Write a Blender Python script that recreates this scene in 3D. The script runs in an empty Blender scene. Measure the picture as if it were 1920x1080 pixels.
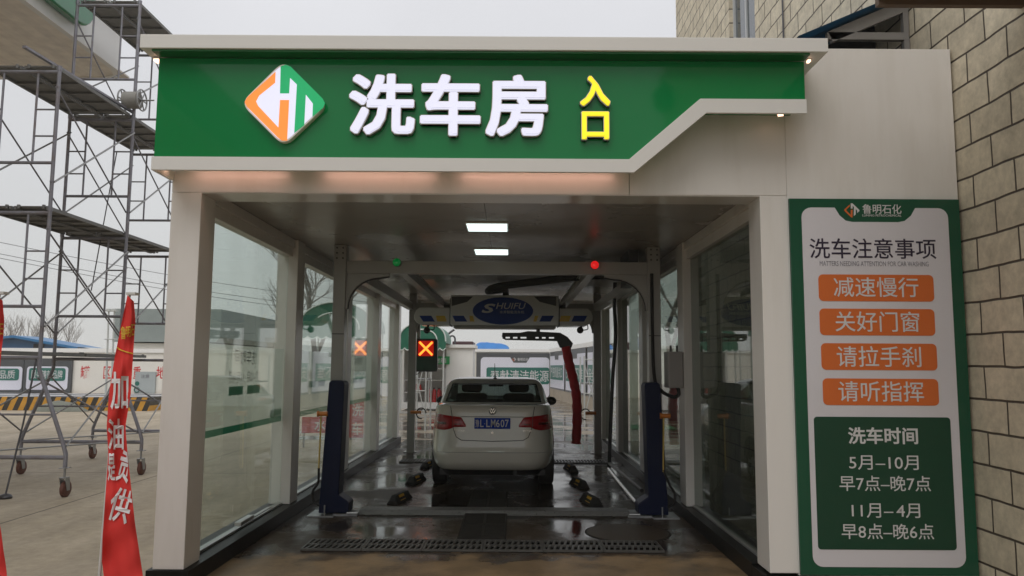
import bpy, bmesh, math, random
from mathutils import Vector, Matrix, noise

S = bpy.context.scene
COL = S.collection
R = math.radians
random.seed(7)

# ------------------------------------------------------------------ camera
F, EYE, PITCH, ROLL = 1440.0, 1.62, R(5.87), R(0.34)
cam_data = bpy.data.cameras.new("camera")
cam_data.sensor_width = 36.0
cam_data.lens = 36.0 * F / 1920.0
cam_data.clip_start, cam_data.clip_end = 0.05, 2000.0
camera = bpy.data.objects.new("camera", cam_data)
COL.objects.link(camera)
CAMROT = Matrix.Rotation(R(90) + PITCH, 3, 'X') @ Matrix.Rotation(ROLL, 3, 'Z')
camera.matrix_world = Matrix.Translation((0, 0, EYE)) @ CAMROT.to_4x4()
S.camera = camera

# ------------------------------------------------------------------ sky and sun (flat grey overcast)
SUN_EL, SUN_ROT = R(52), R(200)
world = bpy.data.worlds.new("World")
S.world = world
world.use_nodes = True
wn, wl = world.node_tree.nodes, world.node_tree.links
wn.clear()
w_out = wn.new('ShaderNodeOutputWorld')
w_sky = wn.new('ShaderNodeTexSky')
w_sky.sky_type = 'NISHITA'
w_sky.sun_disc = False
w_sky.sun_elevation, w_sky.sun_rotation = SUN_EL, SUN_ROT
w_sky.dust_density = 6.0
w_b1 = wn.new('ShaderNodeBackground'); w_b1.inputs[1].default_value = 0.07
wl.new(w_sky.outputs[0], w_b1.inputs[0])
w_tc = wn.new('ShaderNodeTexCoord')
w_sep = wn.new('ShaderNodeSeparateXYZ'); wl.new(w_tc.outputs['Generated'], w_sep.inputs[0])
w_ramp = wn.new('ShaderNodeValToRGB')
w_ramp.color_ramp.elements[0].position = 0.0
w_ramp.color_ramp.elements[0].color = (0.60, 0.615, 0.605, 1)
w_ramp.color_ramp.elements[1].position = 0.95
w_ramp.color_ramp.elements[1].color = (0.98, 0.98, 1.0, 1)
e = w_ramp.color_ramp.elements.new(0.38); e.color = (0.74, 0.745, 0.775, 1)
wl.new(w_sep.outputs['Z'], w_ramp.inputs[0])
w_b2 = wn.new('ShaderNodeBackground'); w_b2.inputs[1].default_value = 1.0
w_nz = wn.new('ShaderNodeTexNoise'); w_nz.inputs['Scale'].default_value = 2.2; w_nz.inputs['Detail'].default_value = 5
wl.new(w_tc.outputs['Generated'], w_nz.inputs['Vector'])
w_mr = wn.new('ShaderNodeMapRange'); w_mr.inputs['From Min'].default_value = 0.3; w_mr.inputs['From Max'].default_value = 0.7
w_mr.inputs['To Min'].default_value = 0.93; w_mr.inputs['To Max'].default_value = 1.03; wl.new(w_nz.outputs[0], w_mr.inputs[0])
w_mul = wn.new('ShaderNodeMix'); w_mul.data_type = 'RGBA'; w_mul.blend_type = 'MULTIPLY'; w_mul.inputs[0].default_value = 1.0
wl.new(w_ramp.outputs[0], w_mul.inputs[6]); wl.new(w_mr.outputs[0], w_mul.inputs[7])
wl.new(w_mul.outputs[2], w_b2.inputs[0])
w_mix = wn.new('ShaderNodeMixShader'); w_mix.inputs[0].default_value = 0.93
wl.new(w_b1.outputs[0], w_mix.inputs[1]); wl.new(w_b2.outputs[0], w_mix.inputs[2])
wl.new(w_mix.outputs[0], w_out.inputs[0])

sun_data = bpy.data.lights.new("sun", 'SUN')
sun_data.energy, sun_data.angle, sun_data.color = 0.8, R(40), (1.0, 0.96, 0.9)
sun = bpy.data.objects.new("sun", sun_data)
COL.objects.link(sun)
sdir = Vector((math.sin(SUN_ROT) * math.cos(SUN_EL), math.cos(SUN_ROT) * math.cos(SUN_EL), math.sin(SUN_EL)))
sun.rotation_euler = sdir.to_track_quat('Z', 'Y').to_euler()

S.view_settings.view_transform = 'Standard'
S.view_settings.look = 'None'
S.view_settings.exposure = 0.1
S.view_settings.gamma = 1.0
S.render.engine = 'CYCLES'
S.cycles.use_denoising = True
S.cycles.max_bounces = 12
S.cycles.volume_bounces = 3
S.cycles.transparent_max_bounces = 24
S.cycles.sample_clamp_indirect = 4.0
S.cycles.caustics_reflective = False
S.cycles.caustics_refractive = False

# ------------------------------------------------------------------ helpers
def at(u, v, Y):
    d = CAMROT @ Vector(((u - 960) / F, (540 - v) / F, -1.0))
    t = Y / d.y
    return Vector((d.x * t, Y, EYE + d.z * t))

def rect(u0, v0, u1, v1, Y):
    um, vm = (u0 + u1) / 2, (v0 + v1) / 2
    return at(u0, vm, Y).x, at(u1, vm, Y).x, at(um, v1, Y).z, at(um, v0, Y).z

MATS = {}
def mat(name, col, rough=0.5, metal=0.0, var=0.06, scale=3.0, bump=0.0, bscale=40.0, spec=0.5, emit=None, estr=0.0, coat=0.0, stain=None, stain_amt=0.0, stain_scale=1.2, rvar=0.0, alpha=1.0, stretch=(1, 1, 1)):
    m = bpy.data.materials.new(name)
    m.use_nodes = True
    n, l = m.node_tree.nodes, m.node_tree.links
    b = n['Principled BSDF']
    tc = n.new('ShaderNodeTexCoord')
    mp = n.new('ShaderNodeMapping'); mp.inputs['Scale'].default_value = stretch
    l.new(tc.outputs['Object'], mp.inputs[0])
    co = mp.outputs[0]
    b.inputs['Roughness'].default_value = rough
    b.inputs['Metallic'].default_value = metal
    b.inputs['Specular IOR Level'].default_value = spec
    b.inputs['Coat Weight'].default_value = coat
    b.inputs['Coat Roughness'].default_value = 0.04
    b.inputs['Alpha'].default_value = alpha
    nz = n.new('ShaderNodeTexNoise'); nz.inputs['Scale'].default_value = scale; nz.inputs['Detail'].default_value = 6
    l.new(co, nz.inputs['Vector'])
    mx = n.new('ShaderNodeMix'); mx.data_type = 'RGBA'
    mx.inputs[6].default_value = tuple(c * (1 - var) for c in col) + (1,)
    mx.inputs[7].default_value = tuple(min(1, c * (1 + var)) for c in col) + (1,)
    l.new(nz.outputs[0], mx.inputs[0])
    out = mx.outputs[2]
    if stain:
        n2 = n.new('ShaderNodeTexNoise'); n2.inputs['Scale'].default_value = stain_scale; n2.inputs['Detail'].default_value = 8; n2.inputs['Roughness'].default_value = 0.65
        l.new(co, n2.inputs['Vector'])
        rp = n.new('ShaderNodeValToRGB'); rp.color_ramp.elements[0].position = 0.48; rp.color_ramp.elements[1].position = 0.72
        rp.color_ramp.elements[0].color = (0, 0, 0, 1); rp.color_ramp.elements[1].color = (stain_amt,) * 3 + (1,)
        l.new(n2.outputs[0], rp.inputs[0])
        m2 = n.new('ShaderNodeMix'); m2.data_type = 'RGBA'
        l.new(rp.outputs[0], m2.inputs[0]); l.new(out, m2.inputs[6]); m2.inputs[7].default_value = tuple(stain) + (1,)
        out = m2.outputs[2]
    l.new(out, b.inputs['Base Color'])
    if rvar:
        mr = n.new('ShaderNodeMapRange'); mr.inputs['From Min'].default_value = 0.3; mr.inputs['From Max'].default_value = 0.7
        mr.inputs['To Min'].default_value = max(0.02, rough - rvar); mr.inputs['To Max'].default_value = min(1, rough + rvar)
        l.new(nz.outputs[0], mr.inputs[0]); l.new(mr.outputs[0], b.inputs['Roughness'])
    if bump:
        n3 = n.new('ShaderNodeTexNoise'); n3.inputs['Scale'].default_value = bscale; n3.inputs['Detail'].default_value = 4
        l.new(co, n3.inputs['Vector'])
        bp = n.new('ShaderNodeBump'); bp.inputs['Strength'].default_value = bump; bp.inputs['Distance'].default_value = 0.02
        l.new(n3.outputs[0], bp.inputs['Height']); l.new(bp.outputs[0], b.inputs['Normal'])
    if emit:
        b.inputs['Emission Color'].default_value = tuple(emit) + (1,)
        b.inputs['Emission Strength'].default_value = estr
    MATS[name] = m
    return m

def glassmat(name, tint, refl=1.0, dirt=0.03, ior=1.5):
    m = bpy.data.materials.new(name); m.use_nodes = True
    n, l = m.node_tree.nodes, m.node_tree.links
    n.clear()
    o = n.new('ShaderNodeOutputMaterial')
    tr = n.new('ShaderNodeBsdfTransparent'); tr.inputs[0].default_value = tuple(tint) + (1,)
    gl = n.new('ShaderNodeBsdfGlossy'); gl.inputs['Roughness'].default_value = 0.02; gl.inputs[0].default_value = (refl, refl, refl, 1)
    fr = n.new('ShaderNodeFresnel'); fr.inputs[0].default_value = ior
    # fresnel seen from inside the slab is total; use the outer value on both faces
    geo = n.new('ShaderNodeNewGeometry')
    inv = n.new('ShaderNodeMath'); inv.operation = 'DIVIDE'; inv.inputs[0].default_value = 1.0; inv.inputs[1].default_value = ior
    ms = n.new('ShaderNodeMix'); ms.data_type = 'FLOAT'
    l.new(geo.outputs['Backfacing'], ms.inputs[0]); ms.inputs[2].default_value = ior
    l.new(inv.outputs[0], ms.inputs[3]); ms.inputs[3].default_value = ior
    l.new(ms.outputs[0], fr.inputs[0])
    mx = n.new('ShaderNodeMixShader'); l.new(fr.outputs[0], mx.inputs[0]); l.new(tr.outputs[0], mx.inputs[1]); l.new(gl.outputs[0], mx.inputs[2])
    # thin dried film of dirt
    df = n.new('ShaderNodeBsdfDiffuse'); df.inputs[0].default_value = (0.45, 0.46, 0.42, 1)
    tc = n.new('ShaderNodeTexCoord'); nz = n.new('ShaderNodeTexNoise'); nz.inputs['Scale'].default_value = 1.7; nz.inputs['Detail'].default_value = 8
    mp = n.new('ShaderNodeMapping'); mp.inputs['Scale'].default_value = (1, 1, 0.35)
    l.new(tc.outputs['Object'], mp.inputs[0]); l.new(mp.outputs[0], nz.inputs['Vector'])
    mr = n.new('ShaderNodeMapRange'); mr.inputs['From Min'].default_value = 0.35; mr.inputs['From Max'].default_value = 0.75; mr.inputs['To Min'].default_value = dirt * 0.3; mr.inputs['To Max'].default_value = dirt * 1.8
    l.new(nz.outputs[0], mr.inputs[0])
    m2 = n.new('ShaderNodeMixShader'); l.new(mr.outputs[0], m2.inputs[0]); l.new(mx.outputs[0], m2.inputs[1]); l.new(df.outputs[0], m2.inputs[2])
    l.new(m2.outputs[0], o.inputs[0])
    MATS[name] = m
    return m

BASE = {}
def thing(name, label, cat, loc=(0, 0, 0), group=None):
    o = bpy.data.objects.new(name, None)
    o.empty_display_size = 0.2
    COL.objects.link(o)
    o.location = loc
    o['label'] = label; o['category'] = cat
    if group: o['group'] = group
    BASE[o.name] = Vector(loc)
    return o

def tag(o, label, cat, group=None, kind=None):
    if label: o['label'] = label
    if cat: o['category'] = cat
    if group: o['group'] = group
    if kind: o['kind'] = kind
    return o

def dup(root, loc, label=None, rotz=None, name=None):
    def cp(o, parent):
        c = o.copy(); COL.objects.link(c); c.parent = parent
        BASE[c.name] = Vector((0, 0, 0))
        for ch in list(o.children): cp(ch, c)
        return c
    kids = list(root.children)
    r = root.copy(); COL.objects.link(r); r.location = loc
    BASE[r.name] = Vector(loc)
    if rotz is not None: r.rotation_euler = (0, 0, rotz)
    if label: r['label'] = label
    for ch in kids: cp(ch, r)
    return r

def front(y):
    return lambda a, b, c: Vector((a, y - c, b))
def out_left(x):      # faces -x
    return lambda a, b, c: Vector((x - c, -a, b))

TEXT_CACHE = {}
def text_mesh(s, bold, ext, shear=0.0):
    k = (s, bold, ext, shear)
    if k not in TEXT_CACHE:
        cu = bpy.data.curves.new("lettering", 'FONT')
        cu.body = s; cu.size = 1.0; cu.offset = bold; cu.extrude = ext; cu.shear = shear
        cu.resolution_u = 3
        o = bpy.data.objects.new("lettering", cu); COL.objects.link(o)
        dg = bpy.context.evaluated_depsgraph_get()
        me = bpy.data.meshes.new_from_object(o.evaluated_get(dg))
        vs = [v.co.copy() for v in me.vertices]; fs = [tuple(p.vertices) for p in me.polygons]
        nc = [p.normal.z for p in me.polygons]
        bpy.data.objects.remove(o); bpy.data.curves.remove(cu); bpy.data.meshes.remove(me)
        TEXT_CACHE[k] = (vs, fs, nc)
    return TEXT_CACHE[k]

class MB:
    def __init__(s):
        s.bm = bmesh.new(); s.m = 0
    def V(s, p): return s.bm.verts.new(p)
    def face(s, vs, m=None):
        try:
            f = s.bm.faces.new(vs); f.material_index = s.m if m is None else m
            return f
        except ValueError:
            return None
    def poly(s, pts, m=None): return s.face([s.V(p) for p in pts], m)
    def box(s, x0, x1, y0, y1, z0, z1, m=None):
        v = [s.V((x, y, z)) for z in (z0, z1) for y in (y0, y1) for x in (x0, x1)]
        for q in ((0, 2, 3, 1), (4, 5, 7, 6), (0, 1, 5, 4), (2, 6, 7, 3), (0, 4, 6, 2), (1, 3, 7, 5)):
            s.face([v[i] for i in q], m)
        return s
    def beam(s, p, q, w, h, up=(0, 0, 1), m=None):
        p, q = Vector(p), Vector(q); d = (q - p).normalized(); u = Vector(up)
        if abs(d.dot(u)) > 0.99: u = Vector((0, 1, 0))
        a = d.cross(u).normalized() * w / 2; b = a.cross(d).normalized() * h / 2
        v = [s.V(c + i * a + j * b) for c in (p, q) for i, j in ((-1, -1), (1, -1), (1, 1), (-1, 1))]
        for f in ((0, 3, 2, 1), (4, 5, 6, 7), (0, 1, 5, 4), (1, 2, 6, 5), (2, 3, 7, 6), (3, 0, 4, 7)):
            s.face([v[i] for i in f], m)
        return s
    def tube(s, pts, r, seg=8, m=None, cap=True):
        pts = [Vector(p) for p in pts]; n = len(pts)
        rs = r if isinstance(r, (list, tuple)) else [r] * n
        t0 = (pts[1] - pts[0]).normalized()
        ref = Vector((0, 0, 1)) if abs(t0.z) < 0.9 else Vector((1, 0, 0))
        a = t0.cross(ref).normalized(); rings = []
        for i, p in enumerate(pts):
            t = ((pts[min(i + 1, n - 1)] - pts[max(i - 1, 0)])).normalized()
            a = (a - t * a.dot(t)).normalized(); b = t.cross(a)
            rings.append([s.V(p + (a * math.cos(k * 2 * math.pi / seg) + b * math.sin(k * 2 * math.pi / seg)) * rs[i]) for k in range(seg)])
        for i in range(n - 1):
            for k in range(seg):
                s.face([rings[i][k], rings[i][(k + 1) % seg], rings[i + 1][(k + 1) % seg], rings[i + 1][k]], m)
        if cap:
            s.face(rings[0][::-1], m); s.face(rings[-1], m)
        return s
    def rod(s, p, q, r, seg=8, m=None): return s.tube([p, q], r, seg, m)
    def prism(s, pts, axis, a, b, m=None):
        def mk(p, c):
            return {'y': (p[0], c, p[1]), 'x': (c, p[0], p[1]), 'z': (p[0], p[1], c)}[axis]
        A = [s.V(mk(p, a)) for p in pts]; B = [s.V(mk(p, b)) for p in pts]; n = len(pts)
        s.face(A[::-1], m); s.face(B, m)
        for i in range(n): s.face([A[i], A[(i + 1) % n], B[(i + 1) % n], B[i]], m)
        return s
    def lathe(s, prof, c, axis=(0, 0, 1), seg=20, m=None):
        c = Vector(c); ax = Vector(axis).normalized()
        ref = Vector((1, 0, 0)) if abs(ax.x) < 0.9 else Vector((0, 1, 0))
        a = ax.cross(ref).normalized(); b = ax.cross(a); rings = []
        for r, h in prof:
            rings.append([s.V(c + ax * h + (a * math.cos(k * 2 * math.pi / seg) + b * math.sin(k * 2 * math.pi / seg)) * max(r, 1e-4)) for k in range(seg)])
        for i in range(len(rings) - 1):
            for k in range(seg): s.face([rings[i][k], rings[i][(k + 1) % seg], rings[i + 1][(k + 1) % seg], rings[i + 1][k]], m)
        s.face(rings[0][::-1], m); s.face(rings[-1], m)
        return s
    def ball(s, c, r, m=None, sx=1, sy=1, sz=1, seg=14):
        rows = seg // 2 + 1
        pr = [[s.V((c[0] + sx * r * math.sin(math.pi * i / rows) * math.cos(2 * math.pi * k / seg), c[1] + sy * r * math.sin(math.pi * i / rows) * math.sin(2 * math.pi * k / seg), c[2] + sz * r * math.cos(math.pi * i / rows))) for k in range(seg)] for i in range(1, rows)]
        t = s.V((c[0], c[1], c[2] + sz * r)); bt = s.V((c[0], c[1], c[2] - sz * r))
        for k in range(seg):
            s.face([t, pr[0][k], pr[0][(k + 1) % seg]], m); s.face([bt, pr[-1][(k + 1) % seg], pr[-1][k]], m)
            for i in range(len(pr) - 1): s.face([pr[i][k], pr[i + 1][k], pr[i + 1][(k + 1) % seg], pr[i][(k + 1) % seg]], m)
        return s
    def grid(s, fn, nu, nv, m=None):
        g = [[s.V(fn(i / nu, j / nv)) for j in range(nv + 1)] for i in range(nu + 1)]
        for i in range(nu):
            for j in range(nv): s.face([g[i][j], g[i + 1][j], g[i + 1][j + 1], g[i][j + 1]], m)
        return s
    def text(s, st, a0, a1, b0, b1, frame, bold=0.0, ext=0.002, m=None, side=None, mirror=False, shear=0.0, keep=False):
        vs, fs, nc = text_mesh(st, bold, 0.5 if ext else 0.0, shear)
        if not vs: return s
        xs = [v.x for v in vs]; ys = [v.y for v in vs]
        x0, x1, y0, y1 = min(xs), max(xs), min(ys), max(ys)
        kx = (a1 - a0) / max(x1 - x0, 1e-6); ky = (b1 - b0) / max(y1 - y0, 1e-6)
        if keep: kx = min(kx, ky) if kx < ky else ky
        w = (x1 - x0) * kx; off = ((a1 - a0) - w) / 2 if keep else 0.0
        nv = []
        for v in vs:
            a = a0 + off + (v.x - x0) * kx
            if mirror: a = a0 + a1 - a
            nv.append(s.V(frame(a, b0 + (v.y - y0) * ky, (v.z + 0.5) * ext)))
        for f, z in zip(fs, nc):
            mi = (s.m if m is None else m)
            if side is not None and abs(z) < 0.5: mi = side
            s.face([nv[i] for i in f], mi)
        return s
    def bold_text(s, st, a0, a1, b0, b1, frame, d, ext, m=0, side=None, n=12):
        """heavy strokes: the light glyph is swept round a small square, each copy a hair deeper"""
        for k in range(n + 1):
            c_, s_ = math.cos(2 * math.pi * k / n), math.sin(2 * math.pi * k / n); q = max(abs(c_), abs(s_))
            da, db = (0, 0) if k == n else (d * c_ / q, d * s_ / q)
            s.text(st, a0 + d + da, a1 - d + da, b0 + d + db, b1 - d + db, frame, ext=ext - .0004 * (k % 13), m=m, side=side)
        return s
    def build(s, name, mats, parent=None, smooth=None, bevel=0.0, origin=None, normals=True):
        if normals: bmesh.ops.recalc_face_normals(s.bm, faces=s.bm.faces[:])
        if parent is not None: base = BASE[parent.name]
        elif origin is not None: base = Vector(origin)
        else:
            xs = [v.co for v in s.bm.verts]
            base = Vector(((min(v.x for v in xs) + max(v.x for v in xs)) / 2, (min(v.y for v in xs) + max(v.y for v in xs)) / 2, min(v.z for v in xs)))
        for v in s.bm.verts: v.co -= base
        me = bpy.data.meshes.new(name); s.bm.to_mesh(me); s.bm.free()
        for mm in (mats if isinstance(mats, (list, tuple)) else [mats]): me.materials.append(MATS[mm] if isinstance(mm, str) else mm)
        if smooth is not None:
            me.shade_smooth(); me.set_sharp_from_angle(angle=R(smooth))
        o = bpy.data.objects.new(name, me); COL.objects.link(o)
        BASE[o.name] = base.copy()
        if parent is not None: o.parent = parent
        else: o.location = base
        if bevel:
            b = o.modifiers.new("bevel", 'BEVEL'); b.width = bevel; b.segments = 2; b.limit_method = 'ANGLE'; b.angle_limit = R(40)
            b.harden_normals = False
        return o

def rounded(x0, x1, z0, z1, r, n=5):
    pts = []
    for cx, cz, a0 in ((x1 - r, z1 - r, 0), (x0 + r, z1 - r, 90), (x0 + r, z0 + r, 180), (x1 - r, z0 + r, 270)):
        for k in range(n + 1):
            a = R(a0 + 90 * k / n); pts.append((cx + r * math.cos(a), cz + r * math.sin(a)))
    return pts

def smooth_path(pts, n=6):
    pts = [Vector(p) for p in pts]; out = []
    for i in range(len(pts) - 1):
        p0, p1, p2, p3 = pts[max(i - 1, 0)], pts[i], pts[i + 1], pts[min(i + 2, len(pts) - 1)]
        for k in range(n):
            t = k / n
            out.append(0.5 * ((2 * p1) + (p2 - p0) * t + (2 * p0 - 5 * p1 + 4 * p2 - p3) * t * t + (3 * p1 - p0 - 3 * p2 + p3) * t ** 3))
    out.append(pts[-1])
    return out
# ------------------------------------------------------------------ materials
mat('white_panel', (0.74, 0.715, 0.69), 0.32, var=0.03, scale=1.5, bump=0.03, bscale=3, spec=0.5, stain=(0.52, 0.48, 0.42), stain_amt=0.34, stain_scale=1.4, stretch=(2.2, 2.2, 0.35))
mat('white_trim', (0.74, 0.73, 0.71), 0.4, var=0.02)
mat('lintel_gloss', (0.6, 0.57, 0.54), 0.12, var=0.02)
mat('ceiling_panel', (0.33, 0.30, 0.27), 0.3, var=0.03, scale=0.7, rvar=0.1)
mat('green_panel', (0.008, 0.215, 0.06), 0.06, var=0.05, scale=0.6, spec=0.32)
mat('soffit_mirrored_green', (0.006, 0.13, 0.03), 0.3)  # reflection of the fascia painted into the soffit as its base colour
mat('black_stone', (0.007, 0.0065, 0.006), 0.4, var=0.25, scale=6, spec=0.2)
mat('led_white', (0.3, 0.3, 0.32), 0.4, emit=(0.82, 0.82, 1.0), estr=0.78)
mat('led_yellow', (0.8, 0.65, 0.02), 0.4, emit=(1.0, 0.82, 0.02), estr=0.75)
mat('led_orange', (0.75, 0.25, 0.04), 0.4, emit=(1.0, 0.28, 0.05), estr=0.62)
mat('led_green', (0.01, 0.3, 0.1), 0.4, emit=(0.0, 0.5, 0.17), estr=0.45)
mat('letter_side', (0.22, 0.22, 0.23), 0.35, metal=0.6)
mat('letter_rim', (0.8, 0.78, 0.7), 0.4)
mat('warm_lamp', (0.9, 0.7, 0.5), 0.4, emit=(1.0, 0.54, 0.42), estr=6.0)
mat('warm_spot', (0.9, 0.7, 0.5), 0.4, emit=(1.0, 0.6, 0.42), estr=2.6)
mat('panel_lamp', (0.9, 0.9, 0.9), 0.4, emit=(0.82, 1.0, 0.97), estr=1.5)
mat('panel_lamp_off', (0.62, 0.6, 0.56), 0.3)
mat('alu', (0.55, 0.55, 0.54), 0.38, metal=0.85, var=0.05)
mat('dark_metal', (0.06, 0.06, 0.065), 0.4, metal=0.5)
mat('black_plastic', (0.018, 0.018, 0.019), 0.4)
mat('rubber', (0.016, 0.015, 0.015), 0.75, var=0.3, scale=20, bump=0.2)
mat('orange_plastic', (0.62, 0.2, 0.03), 0.4)
mat('board_green', (0.006, 0.075, 0.038), 0.25, var=0.05, bump=0.06, bscale=2.0)
mat('board_white', (0.64, 0.62, 0.66), 0.28, var=0.04, scale=1.2, bump=0.06, bscale=2.0, stain=(0.5, 0.48, 0.48), stain_amt=0.25, stain_scale=1.6)
mat('board_orange', (0.62, 0.14, 0.028), 0.35, var=0.03)
mat('board_dark_green', (0.005, 0.05, 0.026), 0.3, var=0.03)
mat('ink_dark', (0.02, 0.012, 0.035), 0.4)
mat('ink_grey', (0.22, 0.21, 0.24), 0.4)
mat('ink_white', (0.62, 0.61, 0.62), 0.4)
mat('ink_red', (0.62, 0.03, 0.035), 0.45)
mat('ink_yellow', (0.75, 0.5, 0.04), 0.5)
mat('post_paint', (0.34, 0.33, 0.31), 0.3, var=0.05, spec=0.5)
mat('wet_plate', (0.17, 0.17, 0.165), 0.38, metal=0.6, var=0.3, scale=25, rvar=0.12, bump=0.5, bscale=70)
mat('iron_dark', (0.028, 0.026, 0.023), 0.6, var=0.3, scale=12, spec=0.12)
mat('galv', (0.42, 0.43, 0.44), 0.42, metal=0.7, var=0.18, scale=14, rvar=0.12)
mat('blue_paint', (0.003, 0.008, 0.036), 0.45, var=0.1, spec=0.2)
mat('machine_white', (0.66, 0.65, 0.63), 0.25, var=0.03, coat=0.3)
mat('machine_blue', (0.012, 0.05, 0.27), 0.4, spec=0.2)
mat('machine_yellow', (0.72, 0.46, 0.03), 0.35)
mat('mesh_grille', (0.05, 0.05, 0.05), 0.5)
mat('lamp_green', (0.0, 0.28, 0.05), 0.1, emit=(0.0, 0.5, 0.1), estr=0.12, coat=1.0)
mat('lamp_red', (0.6, 0.01, 0.01), 0.1, emit=(1.0, 0.02, 0.02), estr=0.6, coat=1.0)
mat('led_red_glow', (0.3, 0.0, 0.0), 0.4, emit=(1.0, 0.01, 0.0), estr=0.3)
mat('led_cross', (0.9, 0.4, 0.02), 0.4, emit=(1.0, 0.26, 0.03), estr=2.0)
mat('red_foam', (0.6, 0.012, 0.022), 0.6, bump=0.5, bscale=25, var=0.2, scale=18)
mat('steel_pipe', (0.6, 0.6, 0.58), 0.25, metal=0.9)
mat('grate_iron', (0.1, 0.097, 0.09), 0.42, metal=0.3, var=0.3, scale=12, spec=0.35)
mat('pit_shade', (0.004, 0.004, 0.004), 1.0, spec=0.0)
mat('cover_iron', (0.055, 0.04, 0.027), 0.45, var=0.3, scale=8, spec=0.25, stain=(0.03, 0.022, 0.016), stain_amt=0.7, stain_scale=4)
mat('yellow_mark', (0.7, 0.4, 0.03), 0.4)
mat('scaf_steel', (0.27, 0.27, 0.31), 0.5, metal=0.35, var=0.25, scale=9, stain=(0.19, 0.12, 0.08), stain_amt=0.55, stain_scale=5)
mat('scaf_plank', (0.2, 0.2, 0.195), 0.6, metal=0.3, var=0.3, scale=10, bump=0.3, bscale=60)
mat('scaf_brace', (0.34, 0.34, 0.34), 0.45, metal=0.6, var=0.2)
mat('caster_wheel', (0.13, 0.05, 0.035), 0.6, var=0.3, scale=15)
mat('flag_red', (0.70, 0.035, 0.03), 0.75, var=0.08, scale=6)
mat('flag_white', (0.75, 0.73, 0.75), 0.7)
mat('reel_cord', (0.32, 0.31, 0.29), 0.7, var=0.15, scale=30)
mat('pole_white', (0.6, 0.6, 0.58), 0.4)
mat('canopy_soffit', (0.52, 0.47, 0.42), 0.5, var=0.04, scale=2)
mat('canopy_green', (0.01, 0.19, 0.07), 0.12, var=0.05, coat=0.5)
mat('cabinet_white', (0.86, 0.85, 0.82), 0.5, var=0.03)
mat('wall_cream', (0.84, 0.81, 0.74), 0.75, var=0.05, scale=2, stain=(0.62, 0.57, 0.48), stain_amt=0.18, stain_scale=0.8)
mat('wall_cap', (0.88, 0.87, 0.84), 0.6, var=0.04)
mat('wall_skirt', (0.42, 0.36, 0.28), 0.8, var=0.12, scale=3, stain=(0.25, 0.21, 0.16), stain_amt=0.5)
mat('poster_frame', (0.075, 0.08, 0.085), 0.4)
mat('poster_white', (0.74, 0.74, 0.83), 0.35, var=0.03)
mat('poster_green', (0.018, 0.15, 0.115), 0.4)
mat('sign_green', (0.02, 0.33, 0.09), 0.4)
mat('notice_grey', (0.42, 0.46, 0.46), 0.4)
mat('blue_sheet', (0.03, 0.11, 0.24), 0.45, var=0.12, scale=2)
mat('blue_roof', (0.025, 0.16, 0.36), 0.4, var=0.1)
mat('shed_dark', (0.02, 0.022, 0.025), 0.7)
mat('shed_grey', (0.25, 0.29, 0.28), 0.6, var=0.1)
mat('crane_yellow', (0.62, 0.33, 0.02), 0.4, var=0.15, scale=4)
mat('maroon', (0.06, 0.018, 0.022), 0.5, var=0.2)
mat('tarp_blue', (0.03, 0.2, 0.55), 0.5, var=0.2, scale=2, bump=0.5, bscale=3)
mat('truck_blue', (0.015, 0.05, 0.25), 0.35)
mat('tent_green', (0.01, 0.13, 0.075), 0.45, var=0.15, scale=3)
mat('tent_piping', (0.7, 0.75, 0.72), 0.5)
mat('canvas', (0.17, 0.18, 0.15), 0.9, var=0.25, scale=4, bump=0.5, bscale=8)
mat('bark', (0.16, 0.145, 0.13), 0.9, var=0.25, scale=6)
mat('twig', (0.2, 0.185, 0.17), 0.9, var=0.2)
mat('wire', (0.09, 0.09, 0.1), 0.6)
mat('mast', (0.5, 0.52, 0.5), 0.5)
mat('ext_red', (0.5, 0.015, 0.015), 0.25, coat=0.3)
mat('box_grey', (0.34, 0.32, 0.31), 0.45, var=0.06)
mat('wood_brown', (0.13, 0.085, 0.055), 0.7, var=0.2, scale=5, stretch=(0.4, 1, 6))
mat('rafter', (0.22, 0.21, 0.2), 0.55, metal=0.3, var=0.15)
mat('win_frame', (0.55, 0.56, 0.56), 0.4)
mat('win_dark', (0.06, 0.075, 0.085), 0.06, spec=0.8)
mat('car_white', (0.70, 0.67, 0.60), 0.22, var=0.01, coat=0.8)
mat('car_glass_frame', (0.012, 0.012, 0.013), 0.2)
mat('car_black', (0.014, 0.014, 0.015), 0.45)
mat('car_gap', (0.05, 0.045, 0.04), 0.6)
mat('tail_red', (0.36, 0.006, 0.01), 0.2, coat=0.15, var=0.1)
mat('tail_dark', (0.1, 0.004, 0.006), 0.08, coat=1.0)
mat('tail_pale', (0.36, 0.05, 0.055), 0.2, coat=0.2)
mat('chrome', (0.7, 0.7, 0.7), 0.12, metal=1.0)
mat('plate_blue', (0.008, 0.05, 0.38), 0.5, spec=0.1)
mat('seat_cloth', (0.02, 0.02, 0.022), 0.85)
mat('red_board', (0.5, 0.04, 0.04), 0.5, var=0.1)
mat('turf_green', (0.02, 0.16, 0.06), 0.8, var=0.3, scale=20)
mat('yellow_hose', (0.6, 0.42, 0.1), 0.5)
glassmat('wall_glass', (0.915, 0.968, 0.94), dirt=0.04)
glassmat('dark_glass', (0.62, 0.68, 0.64), dirt=0.025, ior=1.55)
glassmat('car_glass', (0.34, 0.4, 0.37), dirt=0.01)

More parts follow.
